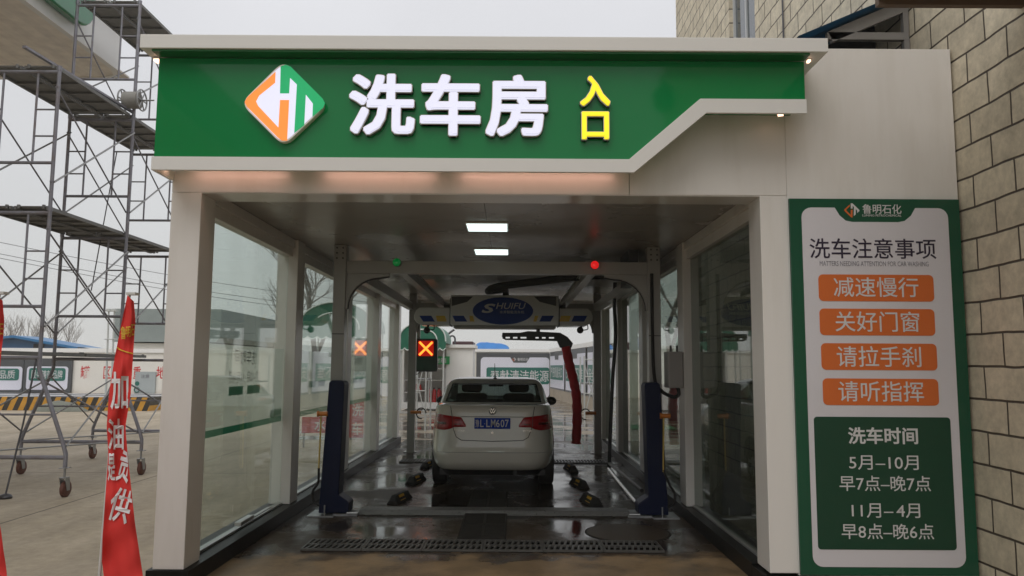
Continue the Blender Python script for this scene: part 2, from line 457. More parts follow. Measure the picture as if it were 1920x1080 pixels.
def film_mat():
    m = bpy.data.materials.new('frosted_film'); m.use_nodes = True
    n, l = m.node_tree.nodes, m.node_tree.links; n.clear()
    o = n.new('ShaderNodeOutputMaterial'); t = n.new('ShaderNodeBsdfTransparent'); d = n.new('ShaderNodeBsdfTranslucent'); d2 = n.new('ShaderNodeBsdfDiffuse')
    d.inputs[0].default_value = (0.76, 0.9, 0.84, 1); d2.inputs[0].default_value = (0.7, 0.76, 0.73, 1)
    a = n.new('ShaderNodeMixShader'); a.inputs[0].default_value = 0.4; l.new(d.outputs[0], a.inputs[1]); l.new(d2.outputs[0], a.inputs[2])
    nz = n.new('ShaderNodeTexNoise'); nz.inputs['Scale'].default_value = 1.5
    mr = n.new('ShaderNodeMapRange'); mr.inputs['To Min'].default_value = 0.58; mr.inputs['To Max'].default_value = 0.74
    l.new(nz.outputs[0], mr.inputs[0])
    mx = n.new('ShaderNodeMixShader'); l.new(mr.outputs[0], mx.inputs[0]); l.new(t.outputs[0], mx.inputs[1]); l.new(a.outputs[0], mx.inputs[2]); l.new(mx.outputs[0], o.inputs[0])
    MATS['frosted_film'] = m
film_mat()
def backlit(name, col):
    m = bpy.data.materials.new(name); m.use_nodes = True
    n, l = m.node_tree.nodes, m.node_tree.links; n.clear()
    o = n.new('ShaderNodeOutputMaterial'); d = n.new('ShaderNodeBsdfTranslucent'); d2 = n.new('ShaderNodeBsdfDiffuse'); d.inputs[0].default_value = col + (1,); d2.inputs[0].default_value = col + (1,)
    nz = n.new('ShaderNodeTexNoise'); mr = n.new('ShaderNodeMapRange'); mr.inputs['To Min'].default_value = 0.3; mr.inputs['To Max'].default_value = 0.5; l.new(nz.outputs[0], mr.inputs[0])
    a = n.new('ShaderNodeMixShader'); l.new(mr.outputs[0], a.inputs[0]); l.new(d.outputs[0], a.inputs[1]); l.new(d2.outputs[0], a.inputs[2]); l.new(a.outputs[0], o.inputs[0]); MATS[name] = m
backlit('film_green', (0.015, 0.22, 0.11)); backlit('film_ink', (0.05, 0.06, 0.055))

def coords(n, l, mode):
    tc = n.new('ShaderNodeTexCoord'); sp = n.new('ShaderNodeSeparateXYZ'); l.new(tc.outputs['Object'], sp.inputs[0])
    cb = n.new('ShaderNodeCombineXYZ')
    if mode == 'side':
        ad = n.new('ShaderNodeMath'); l.new(sp.outputs[0], ad.inputs[0]); l.new(sp.outputs[1], ad.inputs[1])
        l.new(ad.outputs[0], cb.inputs[0]); l.new(sp.outputs[2], cb.inputs[1])
    else:
        l.new(sp.outputs[0], cb.inputs[0]); l.new(sp.outputs[1], cb.inputs[1])
    return tc, sp, cb

def brick_mat():
    m = bpy.data.materials.new('block_wall'); m.use_nodes = True
    n, l = m.node_tree.nodes, m.node_tree.links; b = n['Principled BSDF']; b.inputs['Roughness'].default_value = 0.75
    tc, sp, cb = coords(n, l, 'side')
    wob = n.new('ShaderNodeTexNoise'); wob.inputs['Scale'].default_value = 2.2; l.new(tc.outputs['Object'], wob.inputs['Vector'])
    va = n.new('ShaderNodeVectorMath'); va.operation = 'SCALE'; va.inputs['Scale'].default_value = 0.032; l.new(wob.outputs['Color'], va.inputs[0])
    vb = n.new('ShaderNodeVectorMath'); l.new(cb.outputs[0], vb.inputs[0]); l.new(va.outputs[0], vb.inputs[1])
    br = n.new('ShaderNodeTexBrick'); br.offset = 0.5
    br.inputs['Scale'].default_value = 1; br.inputs['Brick Width'].default_value = 0.47; br.inputs['Row Height'].default_value = 0.237
    br.inputs['Mortar Size'].default_value = 0.0105; br.inputs['Mortar Smooth'].default_value = 0.45; br.inputs['Bias'].default_value = 0
    br.inputs['Color1'].default_value = (0.76, 0.675, 0.515, 1); br.inputs['Color2'].default_value = (0.62, 0.545, 0.41, 1); br.inputs['Mortar'].default_value = (0.085, 0.066, 0.048, 1)
    l.new(vb.outputs[0], br.inputs['Vector'])
    nz = n.new('ShaderNodeTexNoise'); nz.inputs['Scale'].default_value = 9; nz.inputs['Detail'].default_value = 9; nz.inputs['Roughness'].default_value = 0.7; l.new(tc.outputs['Object'], nz.inputs['Vector'])
    mr = n.new('ShaderNodeMapRange'); mr.inputs['From Min'].default_value = 0.3; mr.inputs['From Max'].default_value = 0.75; mr.inputs['To Min'].default_value = 0.66; mr.inputs['To Max'].default_value = 1.12; l.new(nz.outputs[0], mr.inputs[0])
    mu = n.new('ShaderNodeMix'); mu.data_type = 'RGBA'; mu.blend_type = 'MULTIPLY'; mu.inputs[0].default_value = 1; l.new(br.outputs['Color'], mu.inputs[6]); l.new(mr.outputs[0], mu.inputs[7])
    l.new(mu.outputs[2], b.inputs['Base Color'])
    iv = n.new('ShaderNodeMath'); iv.operation = 'SUBTRACT'; iv.inputs[0].default_value = 1; l.new(br.outputs['Fac'], iv.inputs[1])
    n4 = n.new('ShaderNodeTexNoise'); n4.inputs['Scale'].default_value = 45; n4.inputs['Detail'].default_value = 5; l.new(tc.outputs['Object'], n4.inputs['Vector'])
    ms = n.new('ShaderNodeMath'); ms.operation = 'MULTIPLY_ADD'; l.new(n4.outputs[0], ms.inputs[0]); ms.inputs[1].default_value = 0.25; l.new(iv.outputs[0], ms.inputs[2])
    bp = n.new('ShaderNodeBump'); bp.inputs['Strength'].default_value = 0.8; bp.inputs['Distance'].default_value = 0.01; l.new(ms.outputs[0], bp.inputs['Height']); l.new(bp.outputs[0], b.inputs['Normal'])
    MATS['block_wall'] = m
brick_mat()

def ground_mat(name, c1, c2, joint, sx, sy, rough, wet=None, mud=None):
    """concrete slabs; wet = (dark colour, threshold, width): patches that are soaked and mirror the sky"""
    m = bpy.data.materials.new(name); m.use_nodes = True
    n, l = m.node_tree.nodes, m.node_tree.links; b = n['Principled BSDF']
    tc, sp, cb = coords(n, l, 'top')
    n1 = n.new('ShaderNodeTexNoise'); n1.inputs['Scale'].default_value = 0.55; n1.inputs['Detail'].default_value = 9; n1.inputs['Roughness'].default_value = 0.62; l.new(tc.outputs['Object'], n1.inputs['Vector'])
    rp = n.new('ShaderNodeValToRGB'); rp.color_ramp.elements[0].position = 0.34; rp.color_ramp.elements[1].position = 0.68
    rp.color_ramp.elements[0].color = c1 + (1,); rp.color_ramp.elements[1].color = c2 + (1,); l.new(n1.outputs[0], rp.inputs[0])
    br = n.new('ShaderNodeTexBrick'); br.offset = 0; br.inputs['Scale'].default_value = 1; br.inputs['Brick Width'].default_value = sx; br.inputs['Row Height'].default_value = sy
    br.inputs['Mortar Size'].default_value = 0.016; br.inputs['Mortar Smooth'].default_value = 0.4
    br.inputs['Color1'].default_value = (1, 1, 1, 1); br.inputs['Color2'].default_value = (0.93, 0.93, 0.92, 1); br.inputs['Mortar'].default_value = (joint,) * 3 + (1,)
    l.new(cb.outputs[0], br.inputs['Vector'])
    mu = n.new('ShaderNodeMix'); mu.data_type = 'RGBA'; mu.blend_type = 'MULTIPLY'; mu.inputs[0].default_value = 1; l.new(rp.outputs[0], mu.inputs[6]); l.new(br.outputs[0], mu.inputs[7])
    n2 = n.new('ShaderNodeTexNoise'); n2.inputs['Scale'].default_value = 60; n2.inputs['Detail'].default_value = 3; l.new(tc.outputs['Object'], n2.inputs['Vector'])
    b.inputs['Roughness'].default_value = rough; b.inputs['Specular IOR Level'].default_value = 0.3 if wet else 0.4
    out = mu.outputs[2]
    bp = n.new('ShaderNodeBump'); bp.inputs['Distance'].default_value = 0.01; l.new(n2.outputs[0], bp.inputs['Height']); bp.inputs['Strength'].default_value = 0.12
    # fine grit and long tyre smears
    for sc, st, lo, hi in ((9.0, (1, 1, 1), 0.8, 1.13), (1.0, (2.6, 0.22, 1), 0.8, 1.12)):
        mp0 = n.new('ShaderNodeMapping'); mp0.inputs['Scale'].default_value = st; l.new(tc.outputs['Object'], mp0.inputs[0])
        g = n.new('ShaderNodeTexNoise'); g.inputs['Scale'].default_value = sc; g.inputs['Detail'].default_value = 10; g.inputs['Roughness'].default_value = 0.7; l.new(mp0.outputs[0], g.inputs['Vector'])
        gr = n.new('ShaderNodeMapRange'); gr.inputs['From Min'].default_value = 0.3; gr.inputs['From Max'].default_value = 0.7; gr.inputs['To Min'].default_value = lo; gr.inputs['To Max'].default_value = hi; l.new(g.outputs[0], gr.inputs[0])
        gm = n.new('ShaderNodeMix'); gm.data_type = 'RGBA'; gm.blend_type = 'MULTIPLY'; gm.inputs[0].default_value = 1; l.new(out, gm.inputs[6]); l.new(gr.outputs[0], gm.inputs[7]); out = gm.outputs[2]
    if wet:
        dark, th, wd, stretch = wet
        mp = n.new('ShaderNodeMapping'); mp.inputs['Scale'].default_value = stretch; l.new(tc.outputs['Object'], mp.inputs[0])
        n3 = n.new('ShaderNodeTexNoise'); n3.inputs['Scale'].default_value = 0.9; n3.inputs['Detail'].default_value = 8; n3.inputs['Roughness'].default_value = 0.6; l.new(mp.outputs[0], n3.inputs['Vector'])
        mr = n.new('ShaderNodeMapRange'); mr.inputs['From Min'].default_value = th - wd; mr.inputs['From Max'].default_value = th + wd; l.new(n3.outputs[0], mr.inputs[0])
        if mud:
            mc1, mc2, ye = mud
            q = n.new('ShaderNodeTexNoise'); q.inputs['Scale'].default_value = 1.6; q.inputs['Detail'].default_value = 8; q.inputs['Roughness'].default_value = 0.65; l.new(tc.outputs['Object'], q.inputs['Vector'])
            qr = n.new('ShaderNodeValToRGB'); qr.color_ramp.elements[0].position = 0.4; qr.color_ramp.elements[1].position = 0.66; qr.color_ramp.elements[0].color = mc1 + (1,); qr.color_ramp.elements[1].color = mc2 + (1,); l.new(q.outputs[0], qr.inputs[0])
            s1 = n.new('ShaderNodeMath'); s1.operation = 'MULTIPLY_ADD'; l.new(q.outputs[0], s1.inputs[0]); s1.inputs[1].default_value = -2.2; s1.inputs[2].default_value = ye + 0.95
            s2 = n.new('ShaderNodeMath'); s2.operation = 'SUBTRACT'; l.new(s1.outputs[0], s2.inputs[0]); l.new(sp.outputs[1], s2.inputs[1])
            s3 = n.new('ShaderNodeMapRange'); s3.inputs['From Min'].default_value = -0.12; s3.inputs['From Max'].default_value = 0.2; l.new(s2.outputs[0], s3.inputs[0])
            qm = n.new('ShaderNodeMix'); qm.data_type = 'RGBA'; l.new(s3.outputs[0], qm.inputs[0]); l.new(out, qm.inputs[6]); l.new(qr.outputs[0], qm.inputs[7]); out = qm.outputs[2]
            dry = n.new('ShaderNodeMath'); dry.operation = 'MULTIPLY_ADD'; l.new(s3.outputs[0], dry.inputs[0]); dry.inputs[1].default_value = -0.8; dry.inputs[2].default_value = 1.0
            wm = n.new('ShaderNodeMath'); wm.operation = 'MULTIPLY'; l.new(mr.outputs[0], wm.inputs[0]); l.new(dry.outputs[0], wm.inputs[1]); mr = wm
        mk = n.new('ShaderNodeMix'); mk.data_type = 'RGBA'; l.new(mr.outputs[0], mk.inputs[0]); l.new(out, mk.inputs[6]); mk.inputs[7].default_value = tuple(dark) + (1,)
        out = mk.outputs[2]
        rr = n.new('ShaderNodeMapRange'); rr.inputs['To Min'].default_value = rough; rr.inputs['To Max'].default_value = 0.05; l.new(mr.outputs[0], rr.inputs[0]); l.new(rr.outputs[0], b.inputs['Roughness'])
        r3 = n.new('ShaderNodeMapRange'); r3.inputs['To Min'].default_value = 0.1; r3.inputs['To Max'].default_value = 0.4; l.new(mr.outputs[0], r3.inputs[0]); l.new(r3.outputs[0], b.inputs['Specular IOR Level'])
        r2 = n.new('ShaderNodeMapRange'); r2.inputs['To Min'].default_value = 0.22; r2.inputs['To Max'].default_value = 0.012; l.new(mr.outputs[0], r2.inputs[0]); l.new(r2.outputs[0], bp.inputs['Strength'])
    l.new(bp.outputs[0], b.inputs['Normal'])
    l.new(out, b.inputs['Base Color'])
    MATS[name] = m
ground_mat('yard_concrete', (0.335, 0.28, 0.195), (0.47, 0.40, 0.305), 0.28, 5.2, 5.9, 0.75)
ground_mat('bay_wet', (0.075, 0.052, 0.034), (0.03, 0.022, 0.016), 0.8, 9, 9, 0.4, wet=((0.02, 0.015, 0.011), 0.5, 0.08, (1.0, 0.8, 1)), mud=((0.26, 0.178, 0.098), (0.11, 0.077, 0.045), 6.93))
ground_mat('exit_wet', (0.25, 0.2, 0.14), (0.36, 0.31, 0.24), 0.5, 5.2, 5.9, 0.4, wet=((0.07, 0.056, 0.042), 0.47, 0.07, (0.5, 1.0, 1)))

def stripes(name, ca, cb_, period, slant, rough=0.5, axis='x', checker=False):
    m = bpy.data.materials.new(name); m.use_nodes = True
    n, l = m.node_tree.nodes, m.node_tree.links; b = n['Principled BSDF']; b.inputs['Roughness'].default_value = rough
    tc = n.new('ShaderNodeTexCoord'); sp = n.new('ShaderNodeSeparateXYZ'); l.new(tc.outputs['Object'], sp.inputs[0])
    ma = n.new('ShaderNodeMath'); ma.operation = 'MULTIPLY_ADD'; l.new(sp.outputs[1 if checker else 2], ma.inputs[0]); ma.inputs[1].default_value = slant; l.new(sp.outputs[0], ma.inputs[2])
    dv = n.new('ShaderNodeMath'); dv.operation = 'DIVIDE'; l.new(ma.outputs[0], dv.inputs[0]); dv.inputs[1].default_value = period
    fr = n.new('ShaderNodeMath'); fr.operation = 'FRACT'; l.new(dv.outputs[0], fr.inputs[0])
    gt = n.new('ShaderNodeMath'); gt.operation = 'GREATER_THAN'; l.new(fr.outputs[0], gt.inputs[0]); gt.inputs[1].default_value = 0.5
    nz = n.new('ShaderNodeTexNoise'); nz.inputs['Scale'].default_value = 5; nz.inputs['Detail'].default_value = 6; l.new(tc.outputs['Object'], nz.inputs['Vector'])
    mx = n.new('ShaderNodeMix'); mx.data_type = 'RGBA'; mx.inputs[6].default_value = ca + (1,); mx.inputs[7].default_value = cb_ + (1,); l.new(gt.outputs[0], mx.inputs[0])
    mr = n.new('ShaderNodeMapRange'); mr.inputs['To Min'].default_value = 0.7; mr.inputs['To Max'].default_value = 1.2; l.new(nz.outputs[0], mr.inputs[0])
    mu = n.new('ShaderNodeMix'); mu.data_type = 'RGBA'; mu.blend_type = 'MULTIPLY'; mu.inputs[0].default_value = 1; l.new(mx.outputs[2], mu.inputs[6]); l.new(mr.outputs[0], mu.inputs[7])
    l.new(mu.outputs[2], b.inputs['Base Color'])
    MATS[name] = m
stripes('hazard', (0.03, 0.026, 0.02), (0.6, 0.3, 0.03), 0.38, -0.4)
stripes('kerb_check', (0.05, 0.055, 0.08), (0.6, 0.6, 0.6), 3.0, -1.2, checker=True)
stripes('brand_stripe', (0.3, 0.3, 0.3), (0.3, 0.3, 0.3), 1, 0)
stripes('soffit_slat', (0.74, 0.68, 0.61), (0.80, 0.74, 0.66), 0.36, 0.0)

# ------------------------------------------------------------------ the ground
def sheet(name, x0, x1, y0, y1, z, m, n=1):
    b = MB(); b.grid(lambda i, j: (x0 + (x1 - x0) * i, y0 + (y1 - y0) * j, z), n, n)
    o = b.build(name, m, origin=(0, 0, 0)); o['kind'] = 'structure'; return o
sheet('ground', -230, 230, -90, 330, 0.0, 'yard_concrete')
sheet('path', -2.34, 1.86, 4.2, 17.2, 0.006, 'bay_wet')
sheet('road', -5.2, 9.5, 17.202, 40.5, 0.004, 'exit_wet')

# ------------------------------------------------------------------ car wash bay
D, XL, XLi, XRi, XRo, XW = 5.8, -2.62, -2.39, 1.90, 2.11, 3.425
CX = -0.245
bay = thing('car_wash_building', 'white drive-through car wash building with green fascia, glass sides and open front', 'car wash', (CX, D, 0))
COLY = [5.8, 8.5, 11.2, 13.8, 16.3]
for i, y in enumerate(COLY):
    MB().box(XL, XLi, y, y + 0.29, 0.13, 2.94 if i == 0 else 3.02).build('column', 'white_panel', bay, bevel=0.005)
    MB().box(XRi, XRo, y, y + 0.29, 0.13, 2.94 if i == 0 else 3.02).build('column', 'white_panel', bay, bevel=0.005)
MB().box(-2.66, -2.345, 5.78, 16.62, 0.0, 0.128).build('plinth', 'black_stone', bay, bevel=0.004)
MB().box(1.865, 3.42, 5.78, 6.12, 0.0, 0.11).box(1.865, 2.15, 6.12, 16.62, 0.0, 0.128).build('plinth', 'black_stone', bay, bevel=0.004)
for x0, x1 in ((XL, 0.896), (0.9, XRo)):
    MB().box(x0, min(x1, XRo - .0015), D, 6.1, 2.943, 3.895).build('facade_panel', 'white_panel', bay, bevel=0.003)
MB().box(XL + .01, XRo - 0.012, 5.806, 6.1, 2.935, 2.944).build('lintel_underside', 'lintel_gloss', bay)
MB().box(XRo, XW, D, 5.98, 0.115, 4.12).build('end_wall', 'white_panel', bay, bevel=0.004)
MB().box(-2.70, 2.275, 5.34, 16.7, 3.897, 4.0).build('roof', 'white_trim', bay, bevel=0.004)
MB().box(XL + .01, XL + .12, 6.1, 16.6, 3.03, 3.85).build('parapet', 'white_panel', bay)
MB().box(XRo - .12, XRo - .01, 6.1, 16.6, 3.03, 3.85).build('parapet', 'white_panel', bay)
MB().box(XL + .12, XRo - .12, 16.45, 16.6, 2.95, 3.85).build('parapet', 'white_panel', bay)
cb_ = MB()
for k in range(9):
    y0 = 6.1 + k * 1.15; y1 = min(y0 + 1.146, 16.45)
    cb_.box(XL + .12, -0.247, y0, y1, 3.02, 3.05); cb_.box(-0.243, XRo - .12, y0, y1, 3.02, 3.05)
cb_.build('ceiling', 'ceiling_panel', bay)
MB().box(1.38, 1.5, 9.05, 9.7, 2.62, 3.019).build('ceiling_hatch', 'black_plastic', bay)
# fascia: green band with white trim
MB().prism([(-2.62, 3.122), (0.85, 3.122), (1.375, 3.575), (2.15, 3.575), (2.15, 3.88), (-2.62, 3.88)], 'y', 5.482, 5.796).build('fascia_panel', 'green_panel', bay)
MB().prism([(-2.63, 3.03), (0.882, 3.03), (1.418, 3.48), (2.155, 3.48), (2.155, 3.588), (1.374, 3.588), (0.848, 3.13), (-2.63, 3.13)], 'y', 5.463, 5.49).build('trim_board', 'white_trim', bay, bevel=0.003)
MB().box(-2.63, -2.605, 5.49, 5.795, 3.03, 3.1).build('trim_return', 'white_trim', bay)
MB().box(-2.62, 2.15, 5.36, 5.48, 3.883, 3.896).build('eave_soffit', 'soffit_mirrored_green', bay)
# glass sides
for side, x, m in ((-1, -2.5, 'wall_glass'), (1, 1.995, 'dark_glass')):
    for i in range(4):
        y0, y1 = COLY[i] + 0.29, COLY[i + 1]
        g = MB().box(x - .006, x + .006, y0 + .004, y1 - .004, 0.15, 2.83).build('glass_pane', m, bay)
        f = MB()
        f.box(x - .05, x + .05, y0, y1, 2.83, 2.93).box(x - .075, x + .075, y0, y1, 2.93, 3.018)
        f.build('head_frame', 'white_panel', g, bevel=0.003); MB().box(x - .03, x + .03, y0, y1, 0.1285, 0.15).build('sill', 'alu', g, bevel=0.003)
        if side < 0 and i < 3:
            ym = (y0 + y1) / 2
            fb = MB(); sq = lambda b_, xx, a0, a1, c0, c1: b_.poly([(xx, a0, c0), (xx, a1, c0), (xx, a1, c1), (xx, a0, c1)])
            sq(fb, x - .0075, y0 + .02, y1 - .02, 1.08, 1.80)
            fb.build('frosted_film', 'frosted_film', g)
            fr = out_left(x - .0088)
            st = MB(); sq(st, x - .0085, y0 + .02, y1 - .02, 1.02, 1.08); sq(st, x - .0085, y1 - .42, y1 - .02, 1.08, 1.16)
            for a0, a1 in ((ym - .42, ym - .06), (ym + .06, ym + .42)):
                sq(st, x - .0085, a0, a1, 1.35, 1.43)
            st.build('green_stripe', 'film_green', g)
            tx = MB()
            tx.text('洗车时间', -ym - .3, -ym + .3, 1.63, 1.77, fr, ext=0)
            tx.text('11月-4月', -ym + .05, -ym + .42, 1.46, 1.56, fr, ext=0); tx.text('5月-10月', -ym - .42, -ym - .05, 1.46, 1.56, fr, ext=0)
            tx.build('lettering', 'film_ink', g)

# warm strip lamps behind the trim and under the eave
def strip(name, label, p, q, m='warm_lamp', w=.022, group='warm strip lamps behind the white fascia trim'):
    t = thing(name, label, 'strip lamp', tuple((Vector(p) + Vector(q)) / 2), group)
    d = Vector(q) - Vector(p)
    MB().beam(Vector(p) + Vector((0, 0, .014)), Vector(q) + Vector((0, 0, .014)), w + .014, .012).build('housing', 'alu', t)
    MB().beam(p, q, w, .014).build('diffuser', m, t)
for x0, x1, l in ((-2.45, -1.75, 'warm strip lamp behind the white trim under the green logo, nearest the flags'), (-1.45, -0.6, 'warm strip lamp behind the white trim under the big white characters'), (-0.4, 0.78, 'warm strip lamp behind the white trim under the yellow entrance characters')):
    strip('strip_lamp', l, (x0, 5.71, 3.099), (x1, 5.71, 3.099), w=.016)
strip('strip_lamp', 'short glowing lamp under the lower left end of the white fascia trim', (-2.575, 5.6, 3.095), (-2.575, 5.68, 3.095), 'warm_spot', .04)
strip('strip_lamp', 'short glowing lamp under the raised right end of the white fascia trim', (1.99, 5.56, 3.53), (2.03, 5.66, 3.53), 'warm_spot', .04)
strip('strip_lamp', 'small glowing lamp under the roof edge above the upper left corner of the green fascia', (-2.655, 5.5, 3.875), (-2.655, 5.56, 3.875), 'warm_spot', .035)
strip('strip_lamp', 'small glowing lamp under the roof edge right of the green fascia', (2.185, 5.46, 3.882), (2.185, 5.5, 3.882), 'warm_spot', .018)

# ------------------------------------------------------------------ illuminated signs on the fascia
def lit_letters(name, label, cat, items, m, Y=5.43, deep=.052, bold=.0135):
    t = thing(name, label, cat, tuple(at(items[0][1][0], items[0][1][1], Y)))
    for ch, px in items:
        x0, x1, z0, z1 = rect(*px, Y)
        b = MB(); b.bold_text(ch, x0, x1, z0, z1, front(5.482), bold, deep, 0, 1); b.build('character', [m, 'letter_side'], t)
        b = MB(); b.bold_text(ch, x0 - .005, x1 + .005, z0 - .005, z1 + .005, front(5.482), bold + .005, deep - .007, 0, 1); b.build('character_rim', ['letter_rim', 'letter_side'], t)
lit_letters('car_wash_sign', 'three large glowing white characters on the green fascia reading 洗车房', 'sign', [('洗', (654, 138, 778, 252)), ('车', (788, 139, 901, 254)), ('房', (911, 140, 1027, 255))], 'led_white')
lit_letters('entrance_sign', 'two small yellow lit characters stacked on the green fascia reading 入口', 'sign', [('入', (1088, 142, 1144, 198)), ('口', (1091, 209, 1142, 261))], 'led_yellow', bold=.008)

def zp(pts, k, u, v, Y):
    return [(p.x, p.z) for p in (at(u + a / k, v + b / k, Y) for a, b in pts)]
def round_poly(pts, r, n=5):
    out = []; N = len(pts)
    for i in range(N):
        p, a, b = Vector(pts[i]), Vector(pts[i - 1]), Vector(pts[(i + 1) % N])
        d1, d2 = (a - p), (b - p); rr = min(r, d1.length * .45, d2.length * .45)
        s, e_ = p + d1.normalized() * rr, p + d2.normalized() * rr
        for k in range(n + 1):
            t = k / n; out.append(tuple((s * (1 - t) ** 2) + p * (2 * t * (1 - t)) + e_ * t * t))
    return out
LOGO_O = [(280, 178), (278, 228), (206, 286), (192, 312), (202, 333), (293, 430), (300, 306), (341, 306), (332, 488), (308, 488), (290, 475), (152, 337), (141, 315), (152, 295)]
LOGO_G = [(303, 155), (325, 147), (348, 156), (492, 300), (502, 320), (495, 340), (446, 381), (448, 322), (416, 281), (409, 418), (364, 455), (376, 236), (345, 206), (341, 276), (300, 276)]
logo = thing('logo_sign', 'glowing white diamond emblem with orange and green shapes on the green fascia', 'emblem', tuple(at(536, 268, 5.45)))
dia = zp([(122, 320), (318, 127), (512, 325), (315, 513)], 2.4, 400, 60, 5.43)
MB().prism(round_poly(dia, .085), 'y', 5.432, 5.481).build('rim', 'letter_rim', logo, smooth=30)
dia2 = zp([(131, 320), (318, 136), (503, 325), (315, 504)], 2.4, 400, 60, 5.43)
MB().prism(round_poly(dia2, .08), 'y', 5.429, 5.4315).build('light_panel', 'led_white', logo)
MB().prism(zp(LOGO_O, 2.4, 400, 60, 5.427), 'y', 5.4265, 5.4285).build('orange_shape', 'led_orange', logo)
MB().prism(zp(LOGO_G, 2.4, 400, 60, 5.427), 'y', 5.4265, 5.4285).build('green_shape', 'led_green', logo)

def small_logo(b, cx, cz, h, Y, mo=0, mg=1):
    for pts, m in ((LOGO_O, mo), (LOGO_G, mg)):
        b.prism([(cx + (x - 320) / 370 * h, cz - (y - 320) / 370 * h) for x, y in pts], 'y', Y - .001, Y + .001, m)

# ------------------------------------------------------------------ notice board
nb = thing('notice_board', 'tall green and white notice board with orange rule bars on the white wall', 'notice board', (2.76, 5.79, 0.12))
MB().box(2.115, 3.415, 5.772, 5.7985, 0.125, 2.915).build('backing', 'board_green', nb, bevel=0.003)
x0, x1, z0, z1 = 2.205, 3.322, 0.185, 2.845
nx0, nx1, nx2, nx3, nz = 2.46, 2.56, 2.97, 3.075, 2.735
fp = rounded(x0, x1, z0, z1, .075)
top = [p for p in fp]
# insert the notch of the header along the top edge
face_pts = top[:6] + [(nx3, z1), (nx3 - .035, z1 - .06), (nx2 + .02, nz + .01), (nx2 - .03, nz), (nx1 + .03, nz), (nx1 - .02, nz + .01), (nx0 + .035, z1 - .06), (nx0, z1)] + top[6:]
MB().prism(face_pts, 'y', 5.769, 5.7715).build('face', 'board_white', nb)
YB = 5.766
for px in ((1535, 515, 1751, 565), (1537, 579, 1753, 629), (1540, 644, 1757, 694), (1543, 710, 1760, 760)):
    a, b_, c, d = rect(*px, YB); MB().prism(rounded(a, b_, c, d, .035), 'y', 5.7665, 5.7685).build('orange_bar', 'board_orange', nb)
a, b_, c, d = rect(1530, 782, 1788, 1031, YB); MB().prism(rounded(a, b_, c, d, .025), 'y', 5.7665, 5.7685).build('hours_panel', 'board_dark_green', nb)
def brd(items, name, m, y, par, ext=.001):
    b = MB()
    for s_, px, bo in items:
        b.text(s_, *rect(*px, y), front(y), bold=bo, ext=ext)
    return b.build(name, m, par)
brd([('洗车注意事项', (1518, 447, 1755, 485), .006)], 'heading', 'ink_dark', 5.768, nb)
brd([('MATTERS NEEDING ATTENTION FOR CAR WASHING', (1537, 490, 1741, 499), 0)], 'subheading', 'ink_grey', 5.768, nb)
brd([('减速慢行', (1563, 520, 1722, 557), .004), ('关好门窗', (1566, 584, 1724, 622), .004), ('请拉手刹', (1569, 649, 1727, 688), .004), ('请听指挥', (1572, 715, 1732, 753), .004),
     ('洗车时间', (1590, 801, 1721, 833), .022), ('5月–10月', (1592, 854, 1722, 881), .002), ('早7点–晚7点', (1574, 892, 1745, 921), .002), ('11月–\u20094月', (1597, 944, 1725, 971), .002), ('早8点–晚6点', (1578, 982, 1751, 1011), .002)], 'lettering', 'ink_white', 5.7655, nb)
hb = MB()
hb.text('鲁明石化', *rect(1617, 383, 1690, 401, 5.77), front(5.7705), bold=.006, ext=.001, m=2)
hb.text('LUMING PETROCHEMICAL', *rect(1617, 402, 1690, 406, 5.77), front(5.7705), ext=.001, m=2)
lx0, lx1, lz0, lz1 = rect(1582, 380, 1612, 409, 5.77)
small_logo(hb, (lx0 + lx1) / 2, (lz0 + lz1) / 2, lz1 - lz0, 5.7702, 0, 2)
hb.build('header_lettering', ['board_orange', 'board_green', 'ink_white'], nb)

# ------------------------------------------------------------------ ceiling lights
for y, l, m in ((7.57, 'square lit ceiling light nearest the entrance', 'panel_lamp'), (9.22, 'square lit ceiling light over the car boot, just before the red and green lamps', 'panel_lamp'), (10.9, 'square unlit ceiling light behind the gantry crossbeam', 'panel_lamp_off')):
    t = thing('ceiling_light', l, 'ceiling light', (-0.25, y, 3.0), 'ceiling lights of the wash bay')
    MB().box(-.46, -.04, y - .215, y + .215, 3.004, 3.018).build('frame', 'white_trim', t)
    MB().box(-.447, -.053, y - .2, y + .2, 2.9985, 3.0035).build('diffuser', m, t)
# ------------------------------------------------------------------ wash gantry
GF, GB = 8.8, 14.7
PL, PR = (-2.06, -1.92), (1.57, 1.71)
gan = thing('wash_gantry', 'grey steel gantry frame with two front posts, crossbeam and ceiling rails', 'gantry', (-0.17, GF, 0))
PLB = (-1.97, -1.83)
for (xa, xb) in (PL, PR):
    for y in (GF, GB):
        x0, x1 = PLB if (y == GB and xa < 0) else (xa, xb)
        b = MB(); b.box(x0, x1, y, y + .15, 0.02, 3.015)
        b.box(x0 - .06, x1 + .06, y - .05, y + .2, 0.006, 0.02)
        p = b.build('post', 'post_paint', gan, bevel=0.004)
        if y == GF:
            bl = MB()
            for k in range(3):
                for xx in (x0 + .035, x1 - .035):
                    for zz in (2.86 + .06 * k, ):
                        bl.lathe([(.011, 0), (.011, .012)], (xx, y, zz), (0, -1, 0), 6)
            bl.build('bolts', 'dark_metal', p)
            bs = MB(); bs.box(x0 + .002, x1 - .002, y - .003, y + .001, 1.98, 1.99); bs.build('joint', 'dark_metal', p)
for y in (GF, GB):
    MB().box((PL if y == GF else PLB)[1] + .001, PR[0] - .001, y + .02, y + .13, 2.69, 2.835).build('crossbeam', 'post_paint', gan, bevel=0.004)
